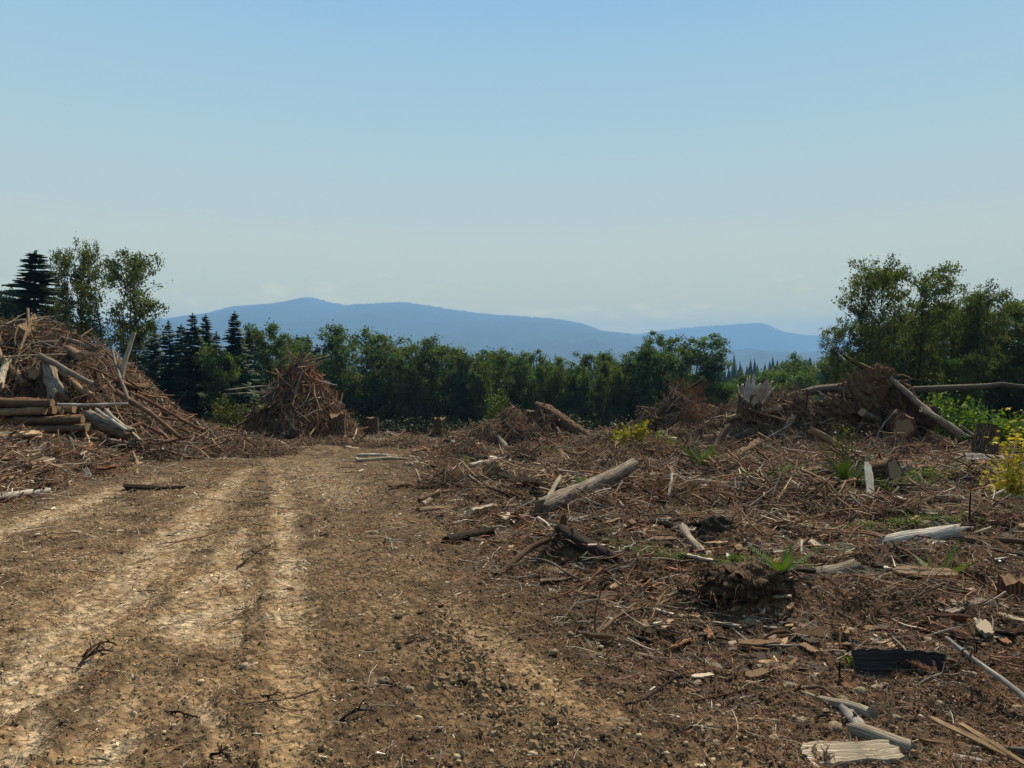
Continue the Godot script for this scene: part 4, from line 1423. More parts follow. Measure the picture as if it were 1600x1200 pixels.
func build_right_side() -> void:
	# the long fallen trunk and the upturned roots
	var b := Build.new()
	var base: Vector3 = Vector3(14.58, 1.26, -33)
	var pts := PackedVector3Array()
	for p in [Vector3(10.99, 0.61, -32), Vector3(11.81, 0.9, -32.2), Vector3(12.87, 1.11, -32.5), Vector3(14.58, 1.26, -33), Vector3(16.1, 1.21, -33.3), Vector3(17.54, 1.15, -33.4), Vector3(19.26, 1.18, -33.5), Vector3(20.72, 1.29, -33.6), Vector3(21.42, 1.34, -33.6), Vector3(22.47, 1.26, -33.7), Vector3(25.5, 1.08, -34)]:
		pts.append(p - base + Vector3(rr(-0.03, 0.03), rr(-0.03, 0.03), 0))
	tube(b, pts, 0.19, 0.09, 14, TONE["grey"] * 0.85, 0.15, 0.3, 0.1)
	var trunk := shape("log", b.mesh(), mat["bark"])
	trunk.position = base
	tag(trunk, "long fallen trunk lying level behind the root plate, out past the right edge", "log")
	for s in 5:
		var rb := Build.new()
		tube(rb, wander(pts[0], pts[0] + Vector3(rr(-0.7, 0.1), rr(-0.5, 0.5), rr(-0.4, 0.4)), 6, 0.15), 0.09, 0.02, 7, TONE["brown"], 0.15)
		shape("root", rb.mesh(), mat["wood"], trunk)
	var foot := gp(Vector2(14.34, 30.3))
	var plate := node("root_plate", foot, "upturned root plate caked with soil, a curtain of thin roots hanging down", "root plate")
	var pb := Build.new()
	blob(pb, Vector3(-0.5, 1.6, 0), Vector3(0.85, 0.9, 0.55), 0.55, 0.16, 34, Color(0.17, 0.105, 0.06), 0.3)
	blob(pb, Vector3(0.7, 1.25, -0.2), Vector3(1.0, 0.85, 0.55), 0.55, 0.16, 28, Color(0.1, 0.06, 0.036), 0.3)
	blob(pb, Vector3(0.1, 2.3, 0.0), Vector3(0.6, 0.5, 0.42), 0.6, 0.2, 26, Color(0.18, 0.1, 0.055), 0.3)
	blob(pb, Vector3(-1.5, 0.75, -0.1), Vector3(0.9, 0.7, 0.6), 0.55, 0.16, 26, Color(0.13, 0.08, 0.045), 0.3)
	blob(pb, Vector3(1.7, 0.5, -0.1), Vector3(0.9, 0.6, 0.6), 0.55, 0.16, 26, Color(0.09, 0.056, 0.034), 0.3)
	shape("soil_clump", pb.mesh(), mat["earth"], plate)
	plate.scale = Vector3(0.95, 0.88, 0.95)
	for i in 150:
		var a := rr(0, TAU)
		var from := Vector3(cos(a) * 1.3 * rr(0.2, 1.0) + 0.1, 1.7 + sin(a) * 1.0 * rr(0.2, 1.0), rr(0.2, 0.55))
		var out_ := Vector3(rr(-0.5, 0.5), 0, rr(0.1, 0.8)).normalized()
		var to := from + out_ * rr(0.15, 0.6) + Vector3(0, rr(-1.1, 0.1) if rr(0, 1) < 0.8 else rr(0.2, 0.7), 0)
		var rb := Build.new()
		tube(rb, wander(from - out_ * 0.3, to, 8, 0.16), rr(0.015, 0.045), 0.005, 6, TONE[pick(["brown", "reddish", "tan", "brown"])], 0.15)
		shape("root", rb.mesh(), mat["wood"], plate)
	log_at("log", "broken log end with rusty brown wood, under the root plate", Vector3(14.7, -0.22, -28.8), Vector3(15.02, 0.24, -30.8), 0.43, 0.36, "reddish", "cb", 0.01, "bark")
	log_at("log", "split grey trunk slanting down to the right from the root plate", Vector3(14.65, 1.7, -30), Vector3(16.94, -0.59, -28.9), 0.16, 0.2, "grey", "bb", 0.02, "wood", "log", 0.7)
	log_at("log", "thin grey pole leaning along the split grey trunk", Vector3(15.47, 0.44, -29), Vector3(16.98, -0.54, -28.6), 0.1, 0.06, "pale", "bb", 0.02)
	log_at("branch", "mossy broken bough rising left from the top of the root plate", Vector3(14.39, 1.65, -30.2), Vector3(13, 2.72, -30.6), 0.16, 0.03, "mossy", "bb", 0.05, "bark", "branch", 1.0, 6)
	log_at("branch", "long bent branch leaning against the dark hollow of the root plate", Vector3(13.31, -1.24, -28.4), Vector3(14.5, 0.45, -28.9), 0.04, 0.03, "grey", "bb", 0.06, "wood", "branch")
	log_at("log", "dark upright log end standing beside the bright green bushes", Vector3(16.35, -1.28, -26.6), Vector3(16.77, -0.11, -27), 0.4, 0.36, "brown", "bc", 0.01, "bark")
	log_at("branch", "curled bare root at the left end of the fallen trunk", Vector3(10.73, 0.29, -31.4), Vector3(11.22, 0.97, -31.6), 0.05, 0.04, "grey", "bb", 0.4, "wood", "branch")
	# the splintered stump
	var sp := node("splintered_stump", gp(Vector2(9.3, 30), 0.4), "stump shattered into tall pale splinters, left of the fallen trunk", "stump")
	var sb := Build.new()
	tube(sb, PackedVector3Array([Vector3(0, -0.2, 0), Vector3(0.02, 0.35, 0), Vector3(0.05, 0.7, 0)]), 0.5, 0.42, 14, TONE["brown"], 0.2, 0, 0.25)
	shape("trunk_base", sb.mesh(), mat["bark"], sp)
	for i in 11:
		var a := TAU * i / 11.0
		var at := Vector3(cos(a) * 0.36, 0.35, sin(a) * 0.36)
		var s := shape("splinter", slab_mesh(rr(0.7, 1.5), rr(0.14, 0.28), 0.06, TONE[pick(["pale", "bleached", "bleached", "pale"])], 0.0, 1.2), mat["wood"], sp)
		var up := Vector3(cos(a) * 0.22 + rr(0.0, 0.7), 1, sin(a) * 0.2 + rr(-0.2, 0.3)).normalized()
		var z := up.cross(Vector3(cos(a), 0, sin(a))).normalized()
		s.transform = Transform3D(Basis(up, z.cross(up), z), at + up * 0.45)
	slab_at("wood_slab", "pale curved slab of split wood left of the splintered stump", Vector3(8.51, 0.14, -30.2), Vector3(9.2, -0.25, -30), 0.4, 0.08, "bleached", 0.2, 0.8)
	slab_at("wood_slab", "white slab of split wood right of the splintered stump", Vector3(9.75, -0.3, -30), Vector3(10.27, 0.09, -30.2), 0.3, 0.07, "bleached", 0.1, 0.8)
	log_at("pole", "straight dark pole resting on the splintered stump", Vector3(9.07, 0.42, -29.4), Vector3(10.42, -0.01, -29.2), 0.06, 0.05, "brown", "bb", 0.01, "wood", "pole")
	log_at("pole", "grey pole slanting up to the fallen trunk's ragged end", Vector3(9.58, -0.42, -29.6), Vector3(11.47, 0.69, -31), 0.09, 0.06, "grey", "bb", 0.015, "wood", "pole")
	log_at("log", "short grey forked log standing in the heap of broken wood", Vector3(10.13, -0.74, -29.2), Vector3(10.93, 0.16, -29.8), 0.17, 0.1, "grey", "bb", 0.03, "wood", "log", 1.0, 3)
	log_at("log", "short dark log lying at the heap's left end", Vector3(7.36, -1.06, -28), Vector3(8.16, -0.13, -28.8), 0.13, 0.09, "brown", "bb", 0.03)
	# the slanting uprooted log in mid-field
	var up_log := log_at("log", "uprooted log slanting down to the right, roots at its raised end", Vector3(1.28, 0.23, -33.4), Vector3(3.51, -0.95, -31.2), 0.34, 0.15, "brown", "bb", 0.02, "bark", "log", 1.0, 2)
	for i in 9:
		var a := TAU * i / 9.0
		var rb := Build.new()
		var from: Vector3 = Vector3(1.39, 0.18, -33.3) - up_log.position
		tube(rb, wander(from, from + Vector3(rr(-0.5, 0.1), sin(a) * 0.7 - 0.2, cos(a) * 0.6), 6, 0.12), 0.1, 0.02, 7, TONE["reddish"], 0.15)
		shape("root", rb.mesh(), mat["wood"], up_log)
	stump_at("dark broken stump under the raised end of the uprooted log", gp(Vector2(1.06, 33.4), -0.1), 1.0, 0.42, "brown", 0.1, 6)
	log_at("pole", "thin pole propped under the uprooted log", Vector3(1.86, -0.42, -31.8), Vector3(2.19, -1, -31.2), 0.05, 0.04, "pale", "bb", 0.04, "wood", "pole")
	# logs lying in the brush
	log_at("log", "big weathered grey log with a splintered near end, lying in the mid-field", gp(Vector2(0.47, 12.18), 0.2), gp(Vector2(2.25, 14.18), 0.33), 0.14, 0.1, "grey", "bb", 0.012, "wood", "log", 1.0, 0)
	slab_at("wood_slab", "pale splinter of wood leaning against the big weathered log", gp(Vector2(0.55, 13.22), 0.12), gp(Vector2(0.92, 14.47), 0.24), 0.09, 0.04, "pale", 0.0, 1.0)
	log_at("log", "dark burnt root lying just left of the big weathered log", gp(Vector2(-0.46, 12.21), 0.06), gp(Vector2(0.49, 14.67), 0.14), 0.09, 0.03, "dark", "bb", 0.08, "bark", "log", 1.0, 3)
	log_at("log", "black rotten log half sunk at the rim of the road", gp(Vector2(-0.8, 9.6), 0.05), gp(Vector2(-0.24, 10.19), 0.05), 0.075, 0.055, "dark", "bb", 0.04, "bark")
	log_at("log", "dark split log lying on the soil, right of the road rim", gp(Vector2(0.5, 8.36), 0.08), gp(Vector2(1.04, 7.72), 0.03), 0.075, 0.05, "dark", "bb", 0.015, "wood")
	slab_at("wood_slab", "short rust-red splinter standing at the dark split log's end", gp(Vector2(0.56, 8.38), 0.02), gp(Vector2(0.56, 8.38), 0.2), 0.08, 0.03, "reddish", 0.0, 1.0, "wood slab", Vector3(0, 0, 1))
	log_at("branch", "thick dark branch on bare soil, left of the dark split log", gp(Vector2(-0.14, 7.49), 0.02), gp(Vector2(0.45, 8.23), 0.03), 0.035, 0.03, "brown", "bb", 0.05, "wood", "branch")
	log_at("stick", "short white peeled stick right of the big weathered log", gp(Vector2(1.27, 9.68), 0.03), gp(Vector2(1.31, 11), 0.05), 0.045, 0.04, "bleached", "bb", 0.01, "wood", "stick")
	log_at("log", "bent grey log with a forked end, below the clump of sword ferns", gp(Vector2(4.7, 19.76), 0.2), gp(Vector2(8.81, 27.43), 0.38), 0.1, 0.13, "brown", "bb", 0.04)
	log_at("log", "sunlit peeled end of wood continuing the bent grey log", gp(Vector2(8.25, 26.73), 0.36), gp(Vector2(9.57, 27.27), 0.34), 0.13, 0.11, "bleached", "bb", 0.02)
	log_at("log", "grey log lying behind the peeled one, pointing right", gp(Vector2(9, 25.94), 0.24), gp(Vector2(9.41, 23.61), 0.2), 0.13, 0.11, "grey", "bb", 0.02)
	log_at("log", "fat short log with a round sawn end facing right, in the green patch", gp(Vector2(7.65, 15.33), 0.26), gp(Vector2(7.45, 15.67), 0.26), 0.27, 0.27, "brown", "cb", 0.01, "bark")
	slab_at("wood_slab", "white board leaning upright on the fat short log", gp(Vector2(6.5, 13.82), 0.02), gp(Vector2(6.92, 14.94), 0.62), 0.19, 0.05, "bleached", 0.0, 0.6, "wood slab", Vector3(0.2, 0.3, 1))
	log_at("log", "bleached half-log lying across the brush near the right side", gp(Vector2(4.4, 9.08), 0.1), gp(Vector2(5.21, 8.92), 0.11), 0.11, 0.09, "bleached", "bb", 0.012, "wood", "log", 0.8)
	log_at("branch", "long thin branch stretching right from the bleached half-log", gp(Vector2(5.08, 8.83), 0.05), gp(Vector2(6.06, 8.63), 0.05), 0.04, 0.025, "brown", "bb", 0.02, "wood", "branch")
	log_at("log", "grey furrowed log between the soil hump and the bleached half-log", gp(Vector2(2.75, 7.48), 0.06), gp(Vector2(3.58, 7.94), 0.07), 0.085, 0.07, "grey", "bb", 0.02)
	log_at("stick", "pale stub of wood lying left of the shaded root hollow", gp(Vector2(2.17, 9.79), 0.05), gp(Vector2(2.19, 8.79), 0.04), 0.06, 0.04, "pale", "bb", 0.02, "wood", "stick")
	slab_at("board", "charred black board lying on edge near the right side", gp(Vector2(2.17, 4.84), 0.08), gp(Vector2(2.73, 4.84), 0.08), 0.19, 0.05, "charred", 0.0, 0.5, "board", Vector3(0, 0.25, 1))
	slab_at("bark_strip", "curled rust-red strip of bark, larger of two by the charred board", gp(Vector2(3.17, 5.82), 0.05), gp(Vector2(3.37, 5.69), 0.03), 0.1, 0.012, "reddish", 0.3, 0.8, "bark strip", Vector3(0, 1, 0.6), "cut")
	slab_at("bark_strip", "small rust-red strip of bark just behind the charred board", gp(Vector2(2.76, 5.46), 0.04), gp(Vector2(2.9, 5.43), 0.03), 0.07, 0.01, "reddish", 0.3, 0.8, "bark strip", Vector3(0, 1, 0.5), "cut")
	slab_at("board", "grey weathered board lying slanted near the right edge", gp(Vector2(3.43, 6.06), 0.03), gp(Vector2(3.97, 6.46), 0.05), 0.1, 0.03, "grey", 0.0, 0.4, "board")
	branch_at("branch", "long pale branch arching over bare soil toward the soil hump", [Vector2(0.51, 5.43), Vector2(0.65, 5.75), Vector2(0.94, 6.1), Vector2(1.39, 6.64), Vector2(1.74, 7.57)], 0.016, 0.011, "tan", 0.04, 3)
	branch_at("branch", "second pale branch lying level beside the arching one", [Vector2(1.18, 6.74), Vector2(1.44, 6.63), Vector2(1.63, 6.4)], 0.012, 0.008, "tan", 0.03, 1)
	branch_at("branch", "thin dark branch running across the brush above the bleached half-log", [Vector2(4.57, 14.41), Vector2(4.87, 13.57), Vector2(4.99, 12.21), Vector2(4.85, 10.76)], 0.022, 0.012, "brown", 0.1, 3)
	branch_at("branch", "longest thin branch slanting through the brush below the green patch", [Vector2(3.94, 14.3), Vector2(4.41, 13.22), Vector2(4.86, 12.4), Vector2(5.12, 11.56)], 0.02, 0.01, "grey", 0.1, 2)
	branch_at("branch", "pale crooked branch lying on brush right of the big weathered log", [Vector2(2.77, 13.52), Vector2(3.01, 14.33), Vector2(3.67, 15.46)], 0.03, 0.02, "bleached", 0.15, 2)
	branch_at("branch", "dark curved branch by the yellow sapling", [Vector2(5.73, 10.09), Vector2(6.57, 10.93), Vector2(8.53, 13.54)], 0.03, 0.015, "dark", 0.06, 2)
	branch_at("branch", "tall thin bare branch springing up beside the yellowing shrub", [Vector2(3.71, 25.43), Vector2(5.64, 32.19)], 0.03, 0.012, "brown", 0.9, 4)
	branch_at("branch", "twisted tan branch, bottom right, beside the charred board's stub", [Vector2(1.46, 4.35), Vector2(1.66, 4.45), Vector2(1.79, 4.38), Vector2(1.87, 4.22)], 0.011, 0.006, "tan", 0.04, 2)
	log_at("log", "tapered weathered piece of wood, bottom right, above the forked chunk", gp(Vector2(1.67, 4.41), 0.03), gp(Vector2(1.9, 4.02), 0.03), 0.018, 0.034, "pale", "bb", 0.03)
	log_at("log", "pale forked chunk of wood, bottom right", gp(Vector2(1.78, 4.07), 0.04), gp(Vector2(1.74, 3.82), 0.03), 0.03, 0.035, "bleached", "bb", 0.05, "wood", "log", 1.0, 2)
	log_at("log", "cracked weathered log piece, bottom right, beside the forked chunk", gp(Vector2(1.73, 3.84), 0.035), gp(Vector2(1.88, 3.59), 0.03), 0.045, 0.045, "pale", "bb", 0.03)
	slab_at("wood_slab", "broad flat grey slab of cracked wood at the bottom edge", gp(Vector2(1.36, 3.56), 0.02), gp(Vector2(1.77, 3.52), 0.03), 0.2, 0.04, "pale", 0.05, 0.5)
	log_at("branch", "pale barkless branch running out of the right edge", gp(Vector2(2.86, 5.04), 0.14), gp(Vector2(2.87, 4.17), 0.05), 0.014, 0.02, "bleached", "bb", 0.04, "wood", "branch", 1.0, 2)
	slab_at("board", "pinkish split board, upper of those in the bottom right corner", gp(Vector2(2.17, 3.96), 0.05), gp(Vector2(2.38, 3.55), 0.04), 0.045, 0.02, "tan", 0.0, 0.7, "board")
	slab_at("board", "reddish split board lying level in the bottom right corner", gp(Vector2(2.03, 3.78), 0.02), gp(Vector2(2.48, 3.71), 0.02), 0.05, 0.02, "brown", 0.0, 0.6, "board")
	slab_at("board", "pale split board, lowest of those in the bottom right corner", gp(Vector2(2.28, 3.9), 0.07), gp(Vector2(2.38, 3.48), 0.05), 0.035, 0.018, "tan", 0.0, 0.7, "board")
	slab_at("board", "broken white board at the bottom edge, right side", gp(Vector2(2.03, 3.63), 0.015), gp(Vector2(2.17, 3.53), 0.015), 0.035, 0.015, "bleached", 0.0, 0.8, "board")
	log_at("branch", "grey branch behind the split boards in the bottom right corner", gp(Vector2(2.38, 3.74), 0.03), gp(Vector2(2.54, 3.68), 0.03), 0.02, 0.02, "grey", "bb", 0.02, "wood", "branch")
	log_at("stick", "thin dark stake standing in the soil left of the charred board", gp(Vector2(2.01, 4.69), -0.02), gp(Vector2(2.01, 4.69), 0.1), 0.007, 0.006, "dark", "bb", 0.02, "wood", "stick")
	stump_at("small rotten stump with torn sides, at the right edge", gp(Vector2(4.62, 7)), 0.2, 0.15, "reddish", 0.25, 5)
	# root clump on the soil hump
	var hump := node("root_clump", gp(Vector2(1.93, 6.35)), "clump of black roots and dug-up soil on the hump, a fern at its side", "root clump")
	var hb := Build.new()
	blob(hb, Vector3(0, -0.04, 0), Vector3(0.34, 0.16, 0.22), 0.55, 0.16, 26, Color(0.1, 0.062, 0.037), 0.3)
	shape("soil_clump", hb.mesh(), mat["earth"], hump)
	for i in 60:
		var a := rr(0, TAU)
		var from := Vector3(cos(a) * 0.3, rr(0.0, 0.1), sin(a) * 0.2)
		var rb := Build.new()
		tube(rb, wander(from, from + Vector3(cos(a) * rr(0.05, 0.25), rr(-0.22, 0.06), sin(a) * rr(0.05, 0.25)), 6, 0.15), rr(0.004, 0.012), 0.002, 5, TONE[pick(["dark", "dark", "brown"])], 0.1)
		shape("root", rb.mesh(), mat["wood"], hump)
	# dead conifer boughs, rust brown
	var bough := [dead_bough_mesh(1.6, Color(0.2, 0.085, 0.045)), dead_bough_mesh(1.4, Color(0.155, 0.075, 0.042)), dead_bough_mesh(1.5, Color(0.24, 0.115, 0.06))]
	var spots := [
		[Vector2(6.93, 33.8), 1.5, "rust-brown dead bough on the crest, left end of the reddish brush"], [Vector2(7.48, 34), 1.9, "rust-brown dead bough standing highest in the reddish brush"], [Vector2(7.9, 33.6), 1.7, "dead bough in the middle of the reddish brush on the crest"],
		[Vector2(7.83, 31.31), 1.3, "dead bough at the right end of the reddish brush on the crest"], [Vector2(6.77, 31.24), 1.4, "dead bough lying in front of the reddish brush"], [Vector2(7.27, 30.08), 1.4, "dead bough lying lowest in front of the reddish brush"],
		[Vector2(3.21, 4.86), 0.42, "rust-brown dead fern-like bough at the right edge, near the pale branch"], [Vector2(2.91, 4.59), 0.38, "small rust-brown bough below the pale barkless branch"], [Vector2(2.63, 4.69), 0.26, "tiny rust-brown bough at the end of the charred board"],
		[Vector2(2.2, 12.55), 0.8, "dead brown bough lying right of the big weathered log"], [Vector2(2.44, 11.24), 0.8, "dead brown bough below the bent grey log"], [Vector2(3.28, 13.12), 0.9, "dead brown bough in the brush, between the log and the green patch"],
		[Vector2(1.86, 13.93), 0.7, "dead brown bough beyond the far end of the big weathered log"], [Vector2(3.67, 12.58), 0.8, "dead brown bough left of the green patch"], [Vector2(2.23, 20.57), 1.0, "dead brown bough in the brush under the yellowing shrub"],
		[Vector2(4.14, 20.69), 1.0, "dead brown bough left of the bent grey log"], [Vector2(12.25, 30), 1.2, "dead reddish bough hanging left of the root plate"], [Vector2(-2.26, 41.66), 1.0, "dead brown bough on the crest, right of the narrow brown stump"],
		[Vector2(0, 31.87), 1.1, "dead brown bough left of the uprooted log"], [Vector2(3.62, 10.09), 0.6, "dead brown bough above the grey furrowed log"], [Vector2(4.26, 10.63), 0.6, "dead brown bough below the green patch"]]
	for i in spots.size():
		var o := shape("dead_bough", bough[i % 3], mat["chip"])
		tag(o, spots[i][2], "dead bough")
		var turn := Basis(Vector3.UP, rr(0, TAU)) * Basis(Vector3(0, 0, 1), rr(0.0, 0.5) if i > 5 else rr(0.3, 1.0))
		o.transform = Transform3D(turn.scaled(Vector3.ONE * spots[i][1] * 0.8), gp(spots[i][0], 0.12 * spots[i][1] + (1.0 if i < 4 else 0.5 if i < 6 else 0.0)))
	# living green
	var green := Color(0.078, 0.118, 0.034)
	fern_at("clump of upright sword ferns above the bent grey log", gp(Vector2(4.81, 19.33)), 0.7, 16, green * 0.8, 0.3)
	fern_at("small fern growing behind the big weathered log", gp(Vector2(1.23, 13.98)), 0.5, 9, green * 1.15, 0.3)
	fern_at("fern on the side of the soil hump", gp(Vector2(2.24, 6.35), 0.06), 0.3, 9, green * 1.2, 0.45)
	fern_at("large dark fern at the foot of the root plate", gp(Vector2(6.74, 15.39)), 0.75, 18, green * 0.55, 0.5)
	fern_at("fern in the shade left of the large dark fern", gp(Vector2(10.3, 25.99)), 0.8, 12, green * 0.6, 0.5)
	fern_at("fern right of the fat short log", gp(Vector2(8.09, 15.15)), 0.55, 12, green * 0.9, 0.5)
	fern_at("small fern between the fat short log and the white board", gp(Vector2(7.43, 14.55)), 0.4, 9, green * 1.1, 0.5)
	fern_at("thin fern standing by the yellowing shrub", gp(Vector2(4.88, 25.43)), 0.9, 8, green * 0.8, 0.25)
	fern_at("single fern frond tuft right of the bleached half-log", gp(Vector2(4.25, 7.63)), 0.34, 4, green * 1.3, 0.15)
	fern_at("small fern tuft at the far rim of the road", gp(Vector2(-1.21, 23.33)), 0.5, 10, green * 1.2, 0.5)
	bush_at("weed", "bright green seedling beside the charred board", "plant", gp(Vector2(2.18, 4.96)), Vector3(0.06, 0.13, 0.06), 70, 0.03, green * 1.4, green)
	bush_at("weed", "tiny green seedling on bare soil left of the charred board", "plant", gp(Vector2(1.48, 4.84)), Vector3(0.06, 0.05, 0.05), 30, 0.03, green * 1.2, green)
	bush_at("weed", "tiniest green sprout on bare soil, right of another", "plant", gp(Vector2(1.69, 4.9)), Vector3(0.03, 0.04, 0.03), 12, 0.02, green * 1.2, green)
	bush_at("weed", "low green plant right of the grey furrowed log", "plant", gp(Vector2(3.51, 7.43)), Vector3(0.14, 0.16, 0.12), 60, 0.06, green * 1.2, green)
	bush_at("shrub", "yellowing low shrub on the crest left of the reddish brush", "shrub", gp(Vector2(4.06, 25.63)), Vector3(0.85, 1.0, 0.6), 700, 0.14, Color(0.2, 0.18, 0.02), Color(0.3, 0.19, 0.02))
	bush_at("shrub", "small yellow-green shrub right of the yellowing one", "shrub", gp(Vector2(5, 25.53)), Vector3(0.4, 0.9, 0.35), 200, 0.1, Color(0.16, 0.18, 0.02), green)
	bush_at("shrub", "bright lime sapling standing behind the left end of the fallen trunk", "shrub", gp(Vector2(11.76, 36), -0.2), Vector3(0.6, 2.5, 0.6), 420, 0.15, Color(0.13, 0.18, 0.03), green)
	bush_at("shrub", "lime sapling behind the fallen trunk, nearer the airy maples", "shrub", gp(Vector2(13.87, 38), -0.2), Vector3(1.1, 2.0, 1.0), 500, 0.15, Color(0.1, 0.14, 0.03), green)
	bush_at("bush", "big bright green bush right of the root plate", "bush", gp(Vector2(18.82, 32.5), -0.2), Vector3(1.5, 2.0, 1.0), 2200, 0.16, Color(0.13, 0.2, 0.025), green * 0.7)
	bush_at("bush", "bright green bush between the big one and the right edge", "bush", gp(Vector2(19.5, 31), -0.2), Vector3(1.0, 1.5, 0.9), 1300, 0.15, Color(0.14, 0.21, 0.03), green * 0.7)
	bush_at("bush", "bright green bush at the right edge, over the yellow sapling", "bush", gp(Vector2(19.95, 30), -0.2), Vector3(0.9, 1.7, 0.9), 1100, 0.15, Color(0.13, 0.2, 0.03), green * 0.7)
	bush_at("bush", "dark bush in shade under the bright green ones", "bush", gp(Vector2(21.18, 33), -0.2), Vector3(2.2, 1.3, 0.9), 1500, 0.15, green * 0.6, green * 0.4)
	bush_at("shrub", "leafy shoots climbing above the fallen trunk", "shrub", gp(Vector2(19.26, 34.6), -0.2), Vector3(0.8, 3.1, 0.6), 700, 0.15, Color(0.15, 0.21, 0.03), green * 0.7)
	bush_at("shrub", "reddish-green shrub with thin stems, left foot of the root plate", "shrub", gp(Vector2(8.69, 20.12)), Vector3(0.55, 1.25, 0.45), 420, 0.07, green * 0.75, Color(0.16, 0.09, 0.03))
	bush_at("shrub", "small light green sapling standing before the maple row", "shrub", gp(Vector2(-1.21, 52), -0.2), Vector3(0.9, 3.4, 0.8), 900, 0.14, Color(0.1, 0.14, 0.025), green)
	bush_at("shrub", "thin upright shoot beside the narrow brown stump", "shrub", gp(Vector2(-3.7, 41.82)), Vector3(0.16, 1.45, 0.16), 140, 0.09, green, Color(0.14, 0.14, 0.03))
	bush_at("bush", "low bright green bush at the foot of the big slash pile", "bush", gp(Vector2(-14.84, 36.5)), Vector3(1.7, 0.75, 0.8), 900, 0.13, Color(0.11, 0.16, 0.03), green)
	bush_at("bush", "olive bush left of the brush pile", "bush", gp(Vector2(-16.06, 44), -0.2), Vector3(1.6, 1.9, 1.0), 1400, 0.13, Color(0.1, 0.09, 0.025), green * 0.6)
	bush_at("bush", "small green shrub between the brush pile and the flared stump", "bush", gp(Vector2(-9.66, 46), -0.2), Vector3(0.9, 1.4, 0.7), 600, 0.12, Color(0.11, 0.12, 0.025), green * 0.8)
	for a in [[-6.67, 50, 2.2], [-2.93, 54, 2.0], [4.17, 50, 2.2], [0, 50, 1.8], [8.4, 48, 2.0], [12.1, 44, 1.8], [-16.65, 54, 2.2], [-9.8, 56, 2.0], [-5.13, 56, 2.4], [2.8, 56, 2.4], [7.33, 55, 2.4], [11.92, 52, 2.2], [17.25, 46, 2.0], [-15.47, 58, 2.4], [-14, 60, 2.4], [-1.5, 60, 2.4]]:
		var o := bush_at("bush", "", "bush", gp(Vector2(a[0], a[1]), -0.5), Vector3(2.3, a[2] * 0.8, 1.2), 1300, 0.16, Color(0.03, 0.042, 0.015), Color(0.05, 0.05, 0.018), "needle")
		o.set_meta("back", a[0] / float(a[1]) * 78.0)
	yellow_sapling(gp(Vector2(8.28, 12.68)))


func yellow_sapling(at: Vector3) -> void:
	var o := node("maple_sapling", at, "maple sapling with bright yellow autumn leaves at the right edge", "sapling")
	var leaves := []
	for c in [Color(0.5, 0.36, 0.03), Color(0.42, 0.34, 0.045), Color(0.55, 0.4, 0.05), Color(0.38, 0.2, 0.03), Color(0.34, 0.35, 0.06)]:
		leaves.append(maple_leaf_mesh(c))
	var ends := []
	for i in 9:
		var a := TAU * i / 9.0 + rr(-0.3, 0.3)
		var top := Vector3(cos(a) * rr(0.12, 0.42), rr(0.5, 1.15), sin(a) * rr(0.12, 0.38))
		if i == 0:
			top = Vector3(0.2, 1.5, 0)
		if i == 1:
			top = Vector3(0.05, 1.4, 0.1)
		var p := wander(Vector3(rr(-0.06, 0.06), -0.05, rr(-0.06, 0.06)), top, 8, 0.07)
		var b := Build.new()
		tube(b, p, 0.011, 0.004, 6, TONE["brown"], 0.05)
		shape("stem", b.mesh(), mat["wood"], o)
		ends.append(p)
	for i in 290:
		var p: PackedVector3Array = ends[i % 9]
		var q := rng.randi_range(1, 8)
		var s := rr(0.09, 0.155)
		var c := p[q] + Vector3(rng.randfn(0, 0.1), rng.randfn(0, 0.07), rng.randfn(0, 0.1))
		c.y = maxf(c.y, 0.05)
		var l := shape("leaf", pick(leaves), mat["bright_leaf"], o)
		l.transform = Transform3D((Basis(Vector3.UP, rr(0, TAU)) * Basis(Vector3.RIGHT, rr(0.2, 1.2))).scaled(Vector3.ONE * s), c)
	var where := []
	var tints := []
	for i in 620:
		var p: PackedVector3Array = ends[i % 9]
		var q := rng.randi_range(1, 8)
		var c := p[q] + Vector3(rng.randfn(0, 0.12), rng.randfn(0, 0.08), rng.randfn(0, 0.12))
		c.y = maxf(c.y, 0.04)
		where.append(Transform3D((Basis(Vector3.UP, rr(0, TAU)) * Basis(Vector3.RIGHT, rr(0.2, 1.2))).scaled(Vector3.ONE * rr(0.06, 0.12)), c))
		tints.append(Color(1, 1, 1) * rr(0.7, 1.1))
	scatter("small_leaves", leaves[1], mat["bright_leaf"], where, tints, o)


func lay_on_ground(model: MeshInstance3D, at: Vector2, size: float, turn: float, group: String, lift := 0.0) -> void:
	var l: float = model.mesh.get_aabb().size.x * size * 0.42
	var v := Vector2(cos(turn), sin(turn)) * l
	var a := gp(at - v)
	var b := gp(at + v)
	place(model, (a + b) * 0.5 + Vector3(0, maxf(0.006, gp(at).y - (a.y + b.y) * 0.5) + 0.012 + lift, 0), b - a, size, group)


